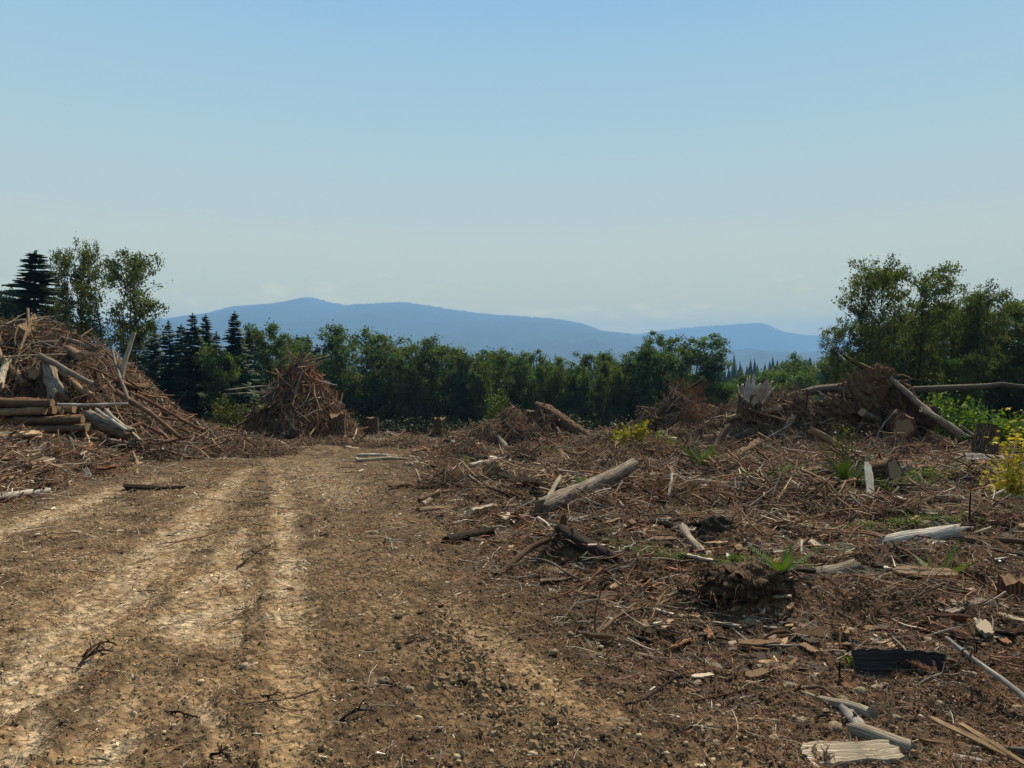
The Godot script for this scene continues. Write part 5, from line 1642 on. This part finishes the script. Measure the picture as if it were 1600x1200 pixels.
func build_field() -> void:
	# left bank and road
	log_at("log", "pale peeled log lying at the road's left rim, cut by the picture's edge", gp(Vector2(-9.92, 14.15), 0.08), gp(Vector2(-9.71, 16.05), 0.08), 0.085, 0.06, "bleached", "bb", 0.01)
	log_at("pole", "thin sunlit pole lying aslant on the left bank", gp(Vector2(-12, 19.77), 0.08), gp(Vector2(-10.3, 18.99), 0.03), 0.05, 0.03, "bleached", "bb", 0.015, "wood", "pole")
	log_at("pole", "dark pole beside the thin sunlit pole on the left bank", gp(Vector2(-12.4, 19.77), 0.08), gp(Vector2(-11.15, 19.61), 0.05), 0.06, 0.04, "brown", "bb", 0.02, "wood", "pole")
	slab_at("board", "small white board standing in the soil of the left bank", gp(Vector2(-10.76, 19.57), 0.02), gp(Vector2(-11.24, 20.2), 0.3), 0.13, 0.03, "bleached", 0.1, 0.4, "board", Vector3(0.3, 0.2, 1))
	log_at("stick", "short pale stake stuck upright at the left bank's foot", gp(Vector2(-10.08, 20.61), -0.02), gp(Vector2(-12.01, 24.28), 0.3), 0.045, 0.035, "tan", "bb", 0.02, "wood", "stick")
	log_at("stick", "thin stick leaning over the pale stake at the bank's foot", gp(Vector2(-11.54, 23.05), 0.02), gp(Vector2(-13.14, 27.16), 0.3), 0.03, 0.02, "brown", "bb", 0.05, "wood", "stick")
	slab_at("board", "brown board end standing on the left bank below the cut posts", gp(Vector2(-12.9, 20.25), 0.0), gp(Vector2(-14.24, 22.2), 0.42), 0.14, 0.05, "brown", 0.0, 0.4, "board", Vector3(0.1, 0.2, 1))
	log_at("log", "dark log lying across the left edge of the road", gp(Vector2(-8.03, 15.96), 0.07), gp(Vector2(-6.87, 16.08), 0.02), 0.11, 0.06, "dark", "bb", 0.02, "bark")
	log_at("pole", "long grey pole lying level on the left bank", gp(Vector2(-12.23, 17.89), 0.06), gp(Vector2(-11.61, 18.8), 0.06), 0.05, 0.04, "grey", "bb", 0.02, "wood", "pole")
	branch_at("branch", "dark twig with side shoots lying on the road's pale middle patch", [Vector2(-2.94, 8.16), Vector2(-2.92, 8.53), Vector2(-2.91, 8.95)], 0.012, 0.005, "dark", 0.04, 2)
	branch_at("branch", "crooked dark twig at the front of the road, left of the right rut", [Vector2(-1.9, 4.19), Vector2(-1.81, 4.17), Vector2(-1.68, 4.12)], 0.008, 0.004, "dark", 0.02, 2)
	branch_at("branch", "black clump of twigs at the right rut's edge in front", [Vector2(-0.9, 3.98), Vector2(-0.81, 4.05), Vector2(-0.73, 4.13)], 0.009, 0.003, "charred", 0.04, 6)
	branch_at("branch", "black twig at the bottom edge of the road", [Vector2(-1.45, 3.68), Vector2(-1.39, 3.66), Vector2(-1.3, 3.55)], 0.008, 0.004, "charred", 0.03, 4)
	branch_at("branch", "thin tan twig across the right rut", [Vector2(-1.46, 4.41), Vector2(-1.38, 4.41), Vector2(-1.32, 4.47)], 0.006, 0.003, "brown", 0.01, 1)
	branch_at("branch", "heap of dark roots on the road near the left, nearest one", [Vector2(-2.8, 4.93), Vector2(-2.79, 5.14), Vector2(-2.72, 5.22)], 0.012, 0.004, "dark", 0.05, 6)
	branch_at("branch", "heap of dark roots on the road near the left, rear one", [Vector2(-2.88, 5.14), Vector2(-2.83, 5.29), Vector2(-2.74, 5.31)], 0.01, 0.004, "brown", 0.05, 6)
	branch_at("branch", "small forked pale twig standing on the road's rim by the brush", [Vector2(-1.65, 9.99), Vector2(-1.54, 9.5), Vector2(-1.42, 9.15)], 0.014, 0.008, "bleached", 0.08, 1)
	# pale sticks along the far end of the road
	for a in [[Vector2(-7.15, 32.71), Vector2(-5.85, 37.32), 0.07, "pale", "uppermost pale log in the row of sticks before the flared stump"], [Vector2(-5.58, 27.87), Vector2(-3.43, 28.32), 0.055, "bleached", "middle pale log in the row of sticks before the flared stump"], [Vector2(-5.16, 25.37), Vector2(-3.47, 25.99), 0.06, "pale", "lowest pale log in the row of sticks before the flared stump"],
			[Vector2(-6.39, 40.75), Vector2(-5.47, 44.32), 0.06, "tan", "tan log lying just left of the narrow brown stump"], [Vector2(-3.06, 22.96), Vector2(-4.44, 40.34), 0.07, "pale", "pale pole slanting up to the narrow brown stump's foot"], [Vector2(-4.62, 41.99), Vector2(-3.37, 42.58), 0.06, "bleached", "white stick at the foot of the narrow brown stump"],
			[Vector2(-1.27, 22.42), Vector2(-0.1, 23.99), 0.07, "bleached", "pale slab-like log in front of the small fern tuft"], [Vector2(-1.8, 19.61), Vector2(-0.53, 21.03), 0.05, "grey", "grey log lying level, left of the pale rounded chunk"], [Vector2(1.16, 30.8), Vector2(1.63, 24.38), 0.14, "brown", "thick brown log pointing down right, below the uprooted log"], [Vector2(2.37, 27.05), Vector2(2.99, 26.57), 0.07, "pale", "pale log lying right of the reddish root ball"], [Vector2(2.49, 25.94), Vector2(3.82, 26.15), 0.04, "bleached", "thin bleached stick under the yellowing shrub"],
			[Vector2(-1.49, 12.28), Vector2(-0.79, 13.46), 0.05, "tan", "tan branch lying at the road's rim, left of the burnt root"], [Vector2(-1.58, 13.54), Vector2(-1.05, 17.49), 0.04, "pale", "pale thin branch slanting up from the road's rim"], [Vector2(-2.59, 16.34), Vector2(-2.17, 17.35), 0.06, "brown", "brown stick heap's longest piece at the far rim of the road"],
			[Vector2(0, 16.28), Vector2(0.76, 18.32), 0.06, "pale", "pale log behind the big weathered log's splinter"], [Vector2(2.5, 14.3), Vector2(2.86, 14.64), 0.08, "grey", "grey log stub at the far end of the big weathered log"], [Vector2(3.29, 14.35), Vector2(3.6, 14.47), 0.05, "bleached", "white stick under the bent grey log"],
			[Vector2(15.99, 30.44), Vector2(21.48, 35.29), 0.04, "grey", "thin branch lying right of the root plate's hollow"],
			[Vector2(10.64, 20.57), Vector2(8.87, 15.18), 0.03, "brown", "long thin branch from the root plate's hollow toward the yellow sapling"], [Vector2(7.48, 15.06), Vector2(8.77, 15.46), 0.03, "bleached", "thin white stick behind the brown patch of bare soil"]]:
		log_at("log" if a[2] > 0.055 else "stick", a[4], gp(a[0], a[2]), gp(a[1], a[2]), a[2], a[2] * 0.75, a[3], "bb", 0.03, "wood", "log" if a[2] > 0.055 else "stick")
	log_at("log", "brown log end tilted up left of the uprooted log", Vector3(-0.65, -1.35, -31), Vector3(0, -0.56, -31.6), 0.12, 0.09, "brown")
	log_at("stick", "grey stick leaning beside the upright log end", Vector3(15.99, -0.04, -27.4), Vector3(17.03, -0.94, -26.8), 0.05, 0.03, "grey", "bb", 0.03, "wood", "stick")
	log_at("stick", "thin stick leaning on the left of the root plate", Vector3(12.64, -1.16, -28.6), Vector3(13.39, 0.19, -29.2), 0.04, 0.02, "brown", "bb", 0.05, "wood", "stick")
	for a in [[Vector2(-0.43, 18.32), 0.26, 0.22, "tan", "pale rounded chunk of wood in the brush beyond the burnt root"], [Vector2(2.49, 31.49), 0.42, 0.36, "brown", "reddish root ball below the uprooted log"], [Vector2(2.42, 19.57), 0.4, 0.3, "brown", "reddish soil-caked root ball beyond the big weathered log"],
			[Vector2(-2.65, 31.74), 0.35, 0.3, "dark", "dark root ball right of the white stick by the brown stump"], [Vector2(-10.87, 37.77), 0.4, 0.34, "dark", "dark soil lump before the brush pile"], [Vector2(2.59, 9.7), 0.2, 0.16, "dark", "black root ball in the hollow above the soil hump"], [Vector2(11.17, 27.32), 0.5, 0.4, "dark", "mossy dark stub left of the large dark fern"]]:
		var at := gp(a[0], a[2] * 0.4)
		var o := node("root_ball", at, a[4], "root ball")
		var b := Build.new()
		blob(b, Vector3.ZERO, Vector3(a[1], a[2], a[1] * 0.8), 0.6, 0.12, 14, TONE[a[3]] * 0.8, 0.2)
		shape("soil_clump", b.mesh(), mat["earth"], o)
		for i in 14:
			var t := rr(0, TAU)
			var rb := Build.new()
			var from := Vector3(cos(t) * a[1] * 0.8, rr(-0.1, 0.6) * a[2], sin(t) * a[1] * 0.6)
			tube(rb, wander(from, from * rr(1.4, 2.1) + Vector3(0, rr(-0.1, 0.1), 0), 5, 0.12), 0.06 * a[1], 0.004, 5, TONE[pick(["brown", "reddish", "tan"])], 0.1)
			shape("root", rb.mesh(), mat["wood"], o)
	# loose pieces: brush field, then road
	var n := 0
	while n < 190:
		var d := 4.0 * pow(32.0 / 4.0, rr(0, 1))
		var x := rr(-0.66, 0.68) * d
		if rough_at(x, d) < 0.6 or (x < 0 and d < 12):
			continue
		n += 1
		var kind := "branch" if rr(0, 1) < 0.5 else "stick"
		if d > 13.0 and rr(0, 1) < 0.2:
			kind = "pole" if rr(0, 1) < 0.7 else "thick"
		var model: MeshInstance3D = pick(models[kind])
		lay_on_ground(model, Vector2(x, d), rr(0.55, 1.1) * (0.45 if d < 7.0 else 0.75 if d < 12.0 else 1.1), rr(0, TAU), "loose wood lying in the brush", rr(0, 0.03))
	n = 0
	while n < 46:
		var d := 3.4 * pow(24.0 / 3.4, rr(0, 1))
		var x := rr(-0.66, 0.4) * d
		if rough_at(x, d) > 0.3:
			continue
		n += 1
		lay_on_ground(pick(models["stick"] if rr(0, 1) < 0.45 else models["branch"]), Vector2(x, d), rr(0.12, 0.26) * (1.0 if d < 9 else 1.5), rr(0, TAU), "twigs lying on the road")
	# stones and clods
	var stones := []
	for i in 4:
		var o := shape("stone", lump_mesh(7, 0.35), mat["earth"])
		o.set_meta("stem", "stone")
		o.set_meta("look", ["smooth", "angular", "flat", "rounded"][i])
		stones.append(o)
	var used := {}
	for a in [[Vector2(0.29, 5.34), 0.07], [Vector2(0.6, 5.31), 0.05], [Vector2(1.87, 4.33), 0.06], [Vector2(1.52, 4), 0.065], [Vector2(1.4, 3.9), 0.05], [Vector2(1.65, 3.91), 0.08], [Vector2(1.22, 3.9), 0.05], [Vector2(1.3, 3.79), 0.05], [Vector2(1.01, 3.79), 0.045], [Vector2(2.04, 4.35), 0.05], [Vector2(2.91, 4.38), 0.06], [Vector2(1.02, 3.94), 0.05], [Vector2(0.59, 4.15), 0.05],
			[Vector2(1.15, 3.61), 0.06], [Vector2(1.7, 4.15), 0.045], [Vector2(2.04, 4.48), 0.06], [Vector2(2.08, 4.15), 0.05], [Vector2(1.14, 4.77), 0.07], [Vector2(1.86, 5.95), 0.1], [Vector2(2.41, 3.9), 0.04], [Vector2(-0.77, 4.59), 0.06], [Vector2(-0.55, 5.29), 0.05], [Vector2(-0.6, 4.48), 0.05], [Vector2(-1.16, 3.75), 0.04], [Vector2(0.44, 5.79), 0.05], [Vector2(1.13, 5.99), 0.06]]:
		var k := rng.randi() % 4
		var o: MeshInstance3D = stones[k]
		if used.has(k):
			o = copy(stones[k])
		used[k] = true
		var s: float = a[1] * rr(0.9, 1.2)
		o.transform = Transform3D(Basis(Vector3.UP, rr(0, TAU)) * Basis(Vector3.RIGHT, rr(-0.4, 0.4)) * Basis.from_scale(Vector3(s * 1.2, s * (0.9 if k != 2 else 0.5), s)), gp(a[0], s * 0.12))
		tag(o, "", "stone", "stones lying on the soil")
		pieces.append([o, "%s stone" % stones[k].get_meta("look"), "", o.position.x, -o.position.z])


func build_litter() -> void:
	# fine litter, far too much to count
	var sets := {}
	for name_ in ["wood_chips", "twig_litter", "soil_clods", "needle_litter", "pebbles"]:
		sets[name_] = [[], []]
	for i in 230000:
		var d := 2.6 * pow(50.0 / 2.6, rr(0, 1))
		var x := rr(-0.8, 0.8) * d
		var r := rough_at(x, d)
		var far := clampf(d / 9.0, 0.45, 2.6)
		var p := rr(0, 1)
		var kind := ""
		if r < 0.4:
			kind = "soil_clods" if p < 0.3 else "wood_chips" if p < 0.39 else "pebbles" if p < 0.405 else "twig_litter" if p < 0.45 else ""
			if kind == "soil_clods" and rr(0, 1) < dust_at(x, d) * 0.9:
				kind = ""
		else:
			var soilish := 1.0 - ss(6.5, 10.0, d) if x > -1.0 else 0.3
			kind = "soil_clods" if p < 0.2 + 0.45 * soilish else "needle_litter" if p < 0.5 + 0.25 * soilish else "wood_chips" if p < 0.78 else "twig_litter" if p < 0.96 else "pebbles"
		if kind == "":
			continue
		var at := gp(Vector2(x, d))
		var turn := Basis(Vector3.UP, rr(0, TAU)) * Basis(Vector3.RIGHT, rr(-0.5, 0.5)) * Basis(Vector3(0, 0, 1), rr(-0.25, 0.25))
		var tone: Color
		var s := 0.1
		match kind:
			"wood_chips":
				s = (0.06 if r > 0.4 else 0.04) * far * exp(rng.randfn(0, 0.5))
				tone = shade(TONE[pick(["pale", "bleached", "tan", "brown", "brown", "brown", "reddish", "reddish", "grey", "pale"])], 0.3)
				turn = turn.scaled(Vector3(s, s, s))
			"twig_litter":
				s = 0.22 * far * exp(rng.randfn(0, 0.4))
				tone = shade(TONE[pick(["brown", "tan", "grey", "reddish", "dark", "pale"])], 0.25)
				turn = turn.scaled(Vector3.ONE * s)
			"soil_clods":
				s = (0.021 + 0.012 * r) * clampf(far, 0.6, 1.6) * exp(minf(rng.randfn(0, 0.5), 1.0))
				var sc := soil(x, d)
				tone = shade(sc * rr(0.75, 1.5), 0.15)
				turn = turn * Basis.from_scale(Vector3(s, s, s))
			"needle_litter":
				s = 0.11 * clampf(far, 0.6, 2.0) * exp(rng.randfn(0, 0.4))
				tone = shade(Color(0.15, 0.075, 0.04).lerp(Color(0.065, 0.042, 0.027), rr(0, 1)), 0.2)
				turn = Basis(Vector3.UP, rr(0, TAU)).scaled(Vector3.ONE * s)
			"pebbles":
				s = 0.022 * clampf(far, 0.7, 1.5) * exp(rng.randfn(0, 0.5))
				tone = shade(Color(1.2, 1.2, 1.2), 0.3)
				turn = turn * Basis.from_scale(Vector3(s, s * 0.8, s))
		sets[kind][0].append(Transform3D(turn, at + Vector3(0, s * (0.05 if kind != "twig_litter" else 0.04), 0)))
		sets[kind][1].append(tone)
	# the crumbled berm that a track pushed up along the right of the road
	for i in 1500:
		var f := rr(0, 1)
		var c := (Vector2(-0.67, 6.26)).lerp(Vector2(-0.13, 4.48), f * 1.6) if f < 0.62 else (Vector2(-0.13, 4.48)).lerp(Vector2(0.32, 3.65), (f - 0.62) / 0.38)
		var s := 0.02 * exp(minf(rng.randfn(0, 0.7), 1.5))
		sets["soil_clods"][0].append(stand(c.x + rng.randfn(0, 0.13), c.y + rng.randfn(0, 0.16), Vector3(s, s, s)))
		sets["soil_clods"][1].append(shade(Color(0.16, 0.105, 0.056), 0.25))
	scatter("wood_chips", chip_mesh(), mat["chip"], sets["wood_chips"][0], sets["wood_chips"][1], null, "splinters and chips of wood strewn over road and brush")
	scatter("twig_litter", twigs[0], mat["chip"], sets["twig_litter"][0], sets["twig_litter"][1], null, "thin broken twigs strewn through the brush")
	scatter("soil_clods", clod_mesh(), mat["chip"], sets["soil_clods"][0], sets["soil_clods"][1], null, "clods of dry soil scattered over the road")
	scatter("needle_litter", tuft_mesh(), mat["chip"], sets["needle_litter"][0], sets["needle_litter"][1], null, "brown dead needles and fern litter over the brush")
	scatter("pebbles", lump_mesh(4, 0.35), mat["chip"], sets["pebbles"][0], sets["pebbles"][1], null, "small pale pebbles in the soil")
	# brush so dense with sticks that it reads as a mat
	var mats := [[[], []], [[], []], [[], []], [[], []]]
	for k in 4:
		var got := twig_places(3, 15000, -0.8, 0.8, 5.0, 58.0, 0.0, 0.55, 0.3, 1.3, ["brown", "brown", "reddish", "grey", "tan", "dark", "pale", "reddish", "brown"], Vector3.ZERO, 1.0)
		for i in got[0].size():
			var o: Vector3 = got[0][i].origin
			if rough_at(o.x, -o.z) > rr(0.6, 0.95) and (-o.z > 10.0 or rr(0, 1) < 0.16):
				mats[k][0].append(got[0][i])
				mats[k][1].append(got[1][i])
		scatter("brush_mat", twigs[k], mat["chip"], mats[k][0], mats[k][1], null, "mat of small sticks covering the churned ground on both sides of the road, layer %s" % ["one", "two", "three", "four"][k])
	var chunk_at := []
	var chunk_tint := []
	for i in 5200:
		var d := 4.5 * pow(46.0 / 4.5, rr(0, 1))
		var x := rr(-0.75, 0.75) * d
		if rough_at(x, d) < rr(0.5, 0.9) or nc.get_noise_2d(x * 0.75 + 50.0, d * 0.75) < rr(-0.3, 0.3):
			continue
		var k := clampf(d / 16.0, 0.3, 1.4) * exp(rng.randfn(0, 0.35))
		chunk_at.append(stand(x, d, Vector3(0.42 * k, 0.42 * k, 0.42 * k * rr(0.5, 1.3)), 0.7).translated(Vector3(0, 0.03 * k, 0)))
		chunk_tint.append(shade(TONE[pick(["pale", "tan", "brown", "brown", "reddish", "grey", "dark", "dark"])], 0.3))
	var chunk := slab_mesh(1.0, 0.3, 0.12, Color.WHITE, 0.15, 1.0)
	scatter("bark_chunks", chunk, mat["chip"], chunk_at, chunk_tint, null, "chunks of bark and broken wood strewn through the brush")
	# low weeds in the clearing's green patches
	var where := []
	var tints := []
	for g in [[Vector2(7.39, 16.71), 1.6, 1.0, 260, 0.2], [Vector2(6.77, 13.52), 0.8, 0.5, 60, 0.12], [Vector2(6.29, 15.7), 1.2, 0.8, 120, 0.16], [Vector2(5.29, 11.11), 0.9, 0.45, 150, 0.11], [Vector2(6.15, 10.76), 0.4, 0.2, 30, 0.1], [Vector2(2.05, 8.2), 0.8, 0.28, 110, 0.075], [Vector2(2.75, 8.23), 0.5, 0.2, 40, 0.075],
			[Vector2(2.76, 12.04), 0.45, 0.35, 60, 0.1], [Vector2(3.99, 9.37), 0.4, 0.2, 40, 0.09], [Vector2(8.13, 14.76), 0.9, 0.6, 70, 0.14], [Vector2(-1.25, 23.15), 0.7, 0.4, 50, 0.14], [Vector2(-7.03, 42.16), 3.0, 1.4, 90, 0.2], [Vector2(0.51, 10.09), 0.3, 0.3, 16, 0.08], [Vector2(6.07, 9.83), 0.4, 0.2, 30, 0.1], [Vector2(3.52, 26.36), 2.4, 1.0, 70, 0.2]]:
		for i in int(g[3] * 3.2):
			var x: float = g[0].x + rng.randfn(0, 0.6) * g[1]
			var d: float = g[0].y + rng.randfn(0, 0.6) * g[2]
			var s: float = g[4] * rr(0.5, 1.4)
			where.append(stand(x, d, Vector3(s, s, s) * 1.5, 0.3))
			tints.append(shade(Color(0.085, 0.13, 0.022).lerp(Color(0.13, 0.125, 0.03), rr(0, 0.6)), 0.25))
	scatter("weeds", weed_mesh(), mat["leaf"], where, tints, null, "low green weeds in the churned soil")


# ---------------------------------------------------------------- labels for the loose pieces: look, then the nearest thing one can find, then rank
func name_pieces() -> void:
	var marks := [
		[Vector2(-14.25, 22.2), "the stack of cut posts"], [Vector2(-14.5, 28.5), "the tall leaning poles"], [Vector2(-16.65, 39.95), "the green patch by the pile"], [Vector2(-10.71, 37.77), "the cone-shaped brush pile"], [Vector2(-8.82, 38.77), "the weathered stump at the brush pile"], [Vector2(-8.43, 46), "the flared grey stump"],
		[Vector2(-4.03, 43.18), "the narrow brown stump"], [Vector2(2.42, 32.26), "the uprooted log"], [Vector2(4.06, 25.63), "the yellowing shrub"], [Vector2(6.98, 30.99), "the reddish brush"], [Vector2(9.09, 29.31), "the splintered stump"], [Vector2(13.5, 28.15), "the root plate"], [Vector2(17.1, 27.71), "the upright log end"],
		[Vector2(8.28, 12.68), "the yellow sapling"], [Vector2(7.59, 15.55), "the fat short log"], [Vector2(4.81, 19.33), "the sword ferns"], [Vector2(1.36, 13.57), "the big weathered log"], [Vector2(-0.53, 9.7), "the black rotten log"], [Vector2(0.78, 8.03), "the dark split log"], [Vector2(1.93, 6.35), "the soil hump"],
		[Vector2(3.16, 7.72), "the grey furrowed log"], [Vector2(4.85, 9.08), "the bleached half-log"], [Vector2(2.46, 4.86), "the charred board"], [Vector2(1.79, 4.19), "the tapered weathered wood"], [Vector2(2.26, 3.75), "the split boards"], [Vector2(-7.64, 16.34), "the dark log on the road"], [Vector2(-9.81, 15.39), "the pale peeled log"],
		[Vector2(-1.42, 4.86), "the right wheel rut"], [Vector2(-2.72, 7.17), "the road's pale middle patch"], [Vector2(-6.36, 20.61), "the far end of the ruts"], [Vector2(0.13, 4.99), "the pale patch right of the road"], [Vector2(-2.78, 5.12), "the heap of dark roots"], [Vector2(-1.9, 12.68), "the road's right rim"]]
	var same := {}
	for p in pieces:
		var here := Vector2(p[3], p[4])
		var best := 1e9
		var mark := ""
		var off := Vector2.ZERO
		for m in marks:
			var at: Vector2 = m[0]
			if at.distance_to(here) < best:
				best = at.distance_to(here)
				mark = m[1]
				off = here - at
		var where := "on" if best < 0.35 else ("right of" if off.x > 0 else "left of") if absf(off.x) > absf(off.y) else ("beyond" if off.y > 0 else "in front of")
		var lie: String = {"steep": "standing steeply ", "slanting": "slanting ", "flat": "lying "}.get(p[2], "lying ")
		var text: String = p[1] + " " + lie + where + " " + mark
		if not same.has(text):
			same[text] = []
		same[text].append(p)
	var rank := ["nearest", "second nearest", "third nearest", "fourth nearest", "fifth nearest", "sixth nearest", "seventh nearest", "eighth nearest", "ninth nearest", "tenth nearest"]
	for text in same:
		var list: Array = same[text]
		list.sort_custom(func(a, c): return a[4] < c[4])
		for i in list.size():
			var o: Node = list[i][0]
			var longer := "%s, %s of %d" % [text, rank[mini(i, 9)], list.size()]
			if longer.replace("-", " ").split(" ").size() > 15:
				longer = "%s, %s" % [text, rank[mini(i, 9)]]
			o.set_meta("label", text if list.size() == 1 else longer)
			o.remove_meta("stem")
			o.remove_meta("look")
			o.remove_meta("placed")
	var ordinal := ["first", "second", "third", "fourth", "fifth", "sixth", "seventh", "eighth", "ninth", "tenth", "eleventh", "twelfth", "thirteenth", "fourteenth", "fifteenth", "sixteenth", "seventeenth", "eighteenth", "nineteenth", "twentieth", "twenty-first", "twenty-second", "twenty-third", "twenty-fourth", "twenty-fifth", "twenty-sixth", "twenty-seventh", "twenty-eighth"]
	for kind in ["broadleaf_tree", "bush"]:
		var list := []
		for o in get_children():
			if o.has_meta("back") and String(o.name).begins_with(kind):
				list.append(o)
		list.sort_custom(func(a, c): return float(a.get_meta("back")) < float(c.get_meta("back")))
		for i in list.size():
			tag(list[i], ("tree of the shaded second row, %s of them from the left" if kind == "broadleaf_tree" else "dark bush at the foot of the treeline, %s of them from the left") % ordinal[i])
			list[i].remove_meta("back")
	for o in get_children():
		for k in ["stem", "look", "placed", "tall"]:
			if o.has_meta(k):
				o.remove_meta(k)
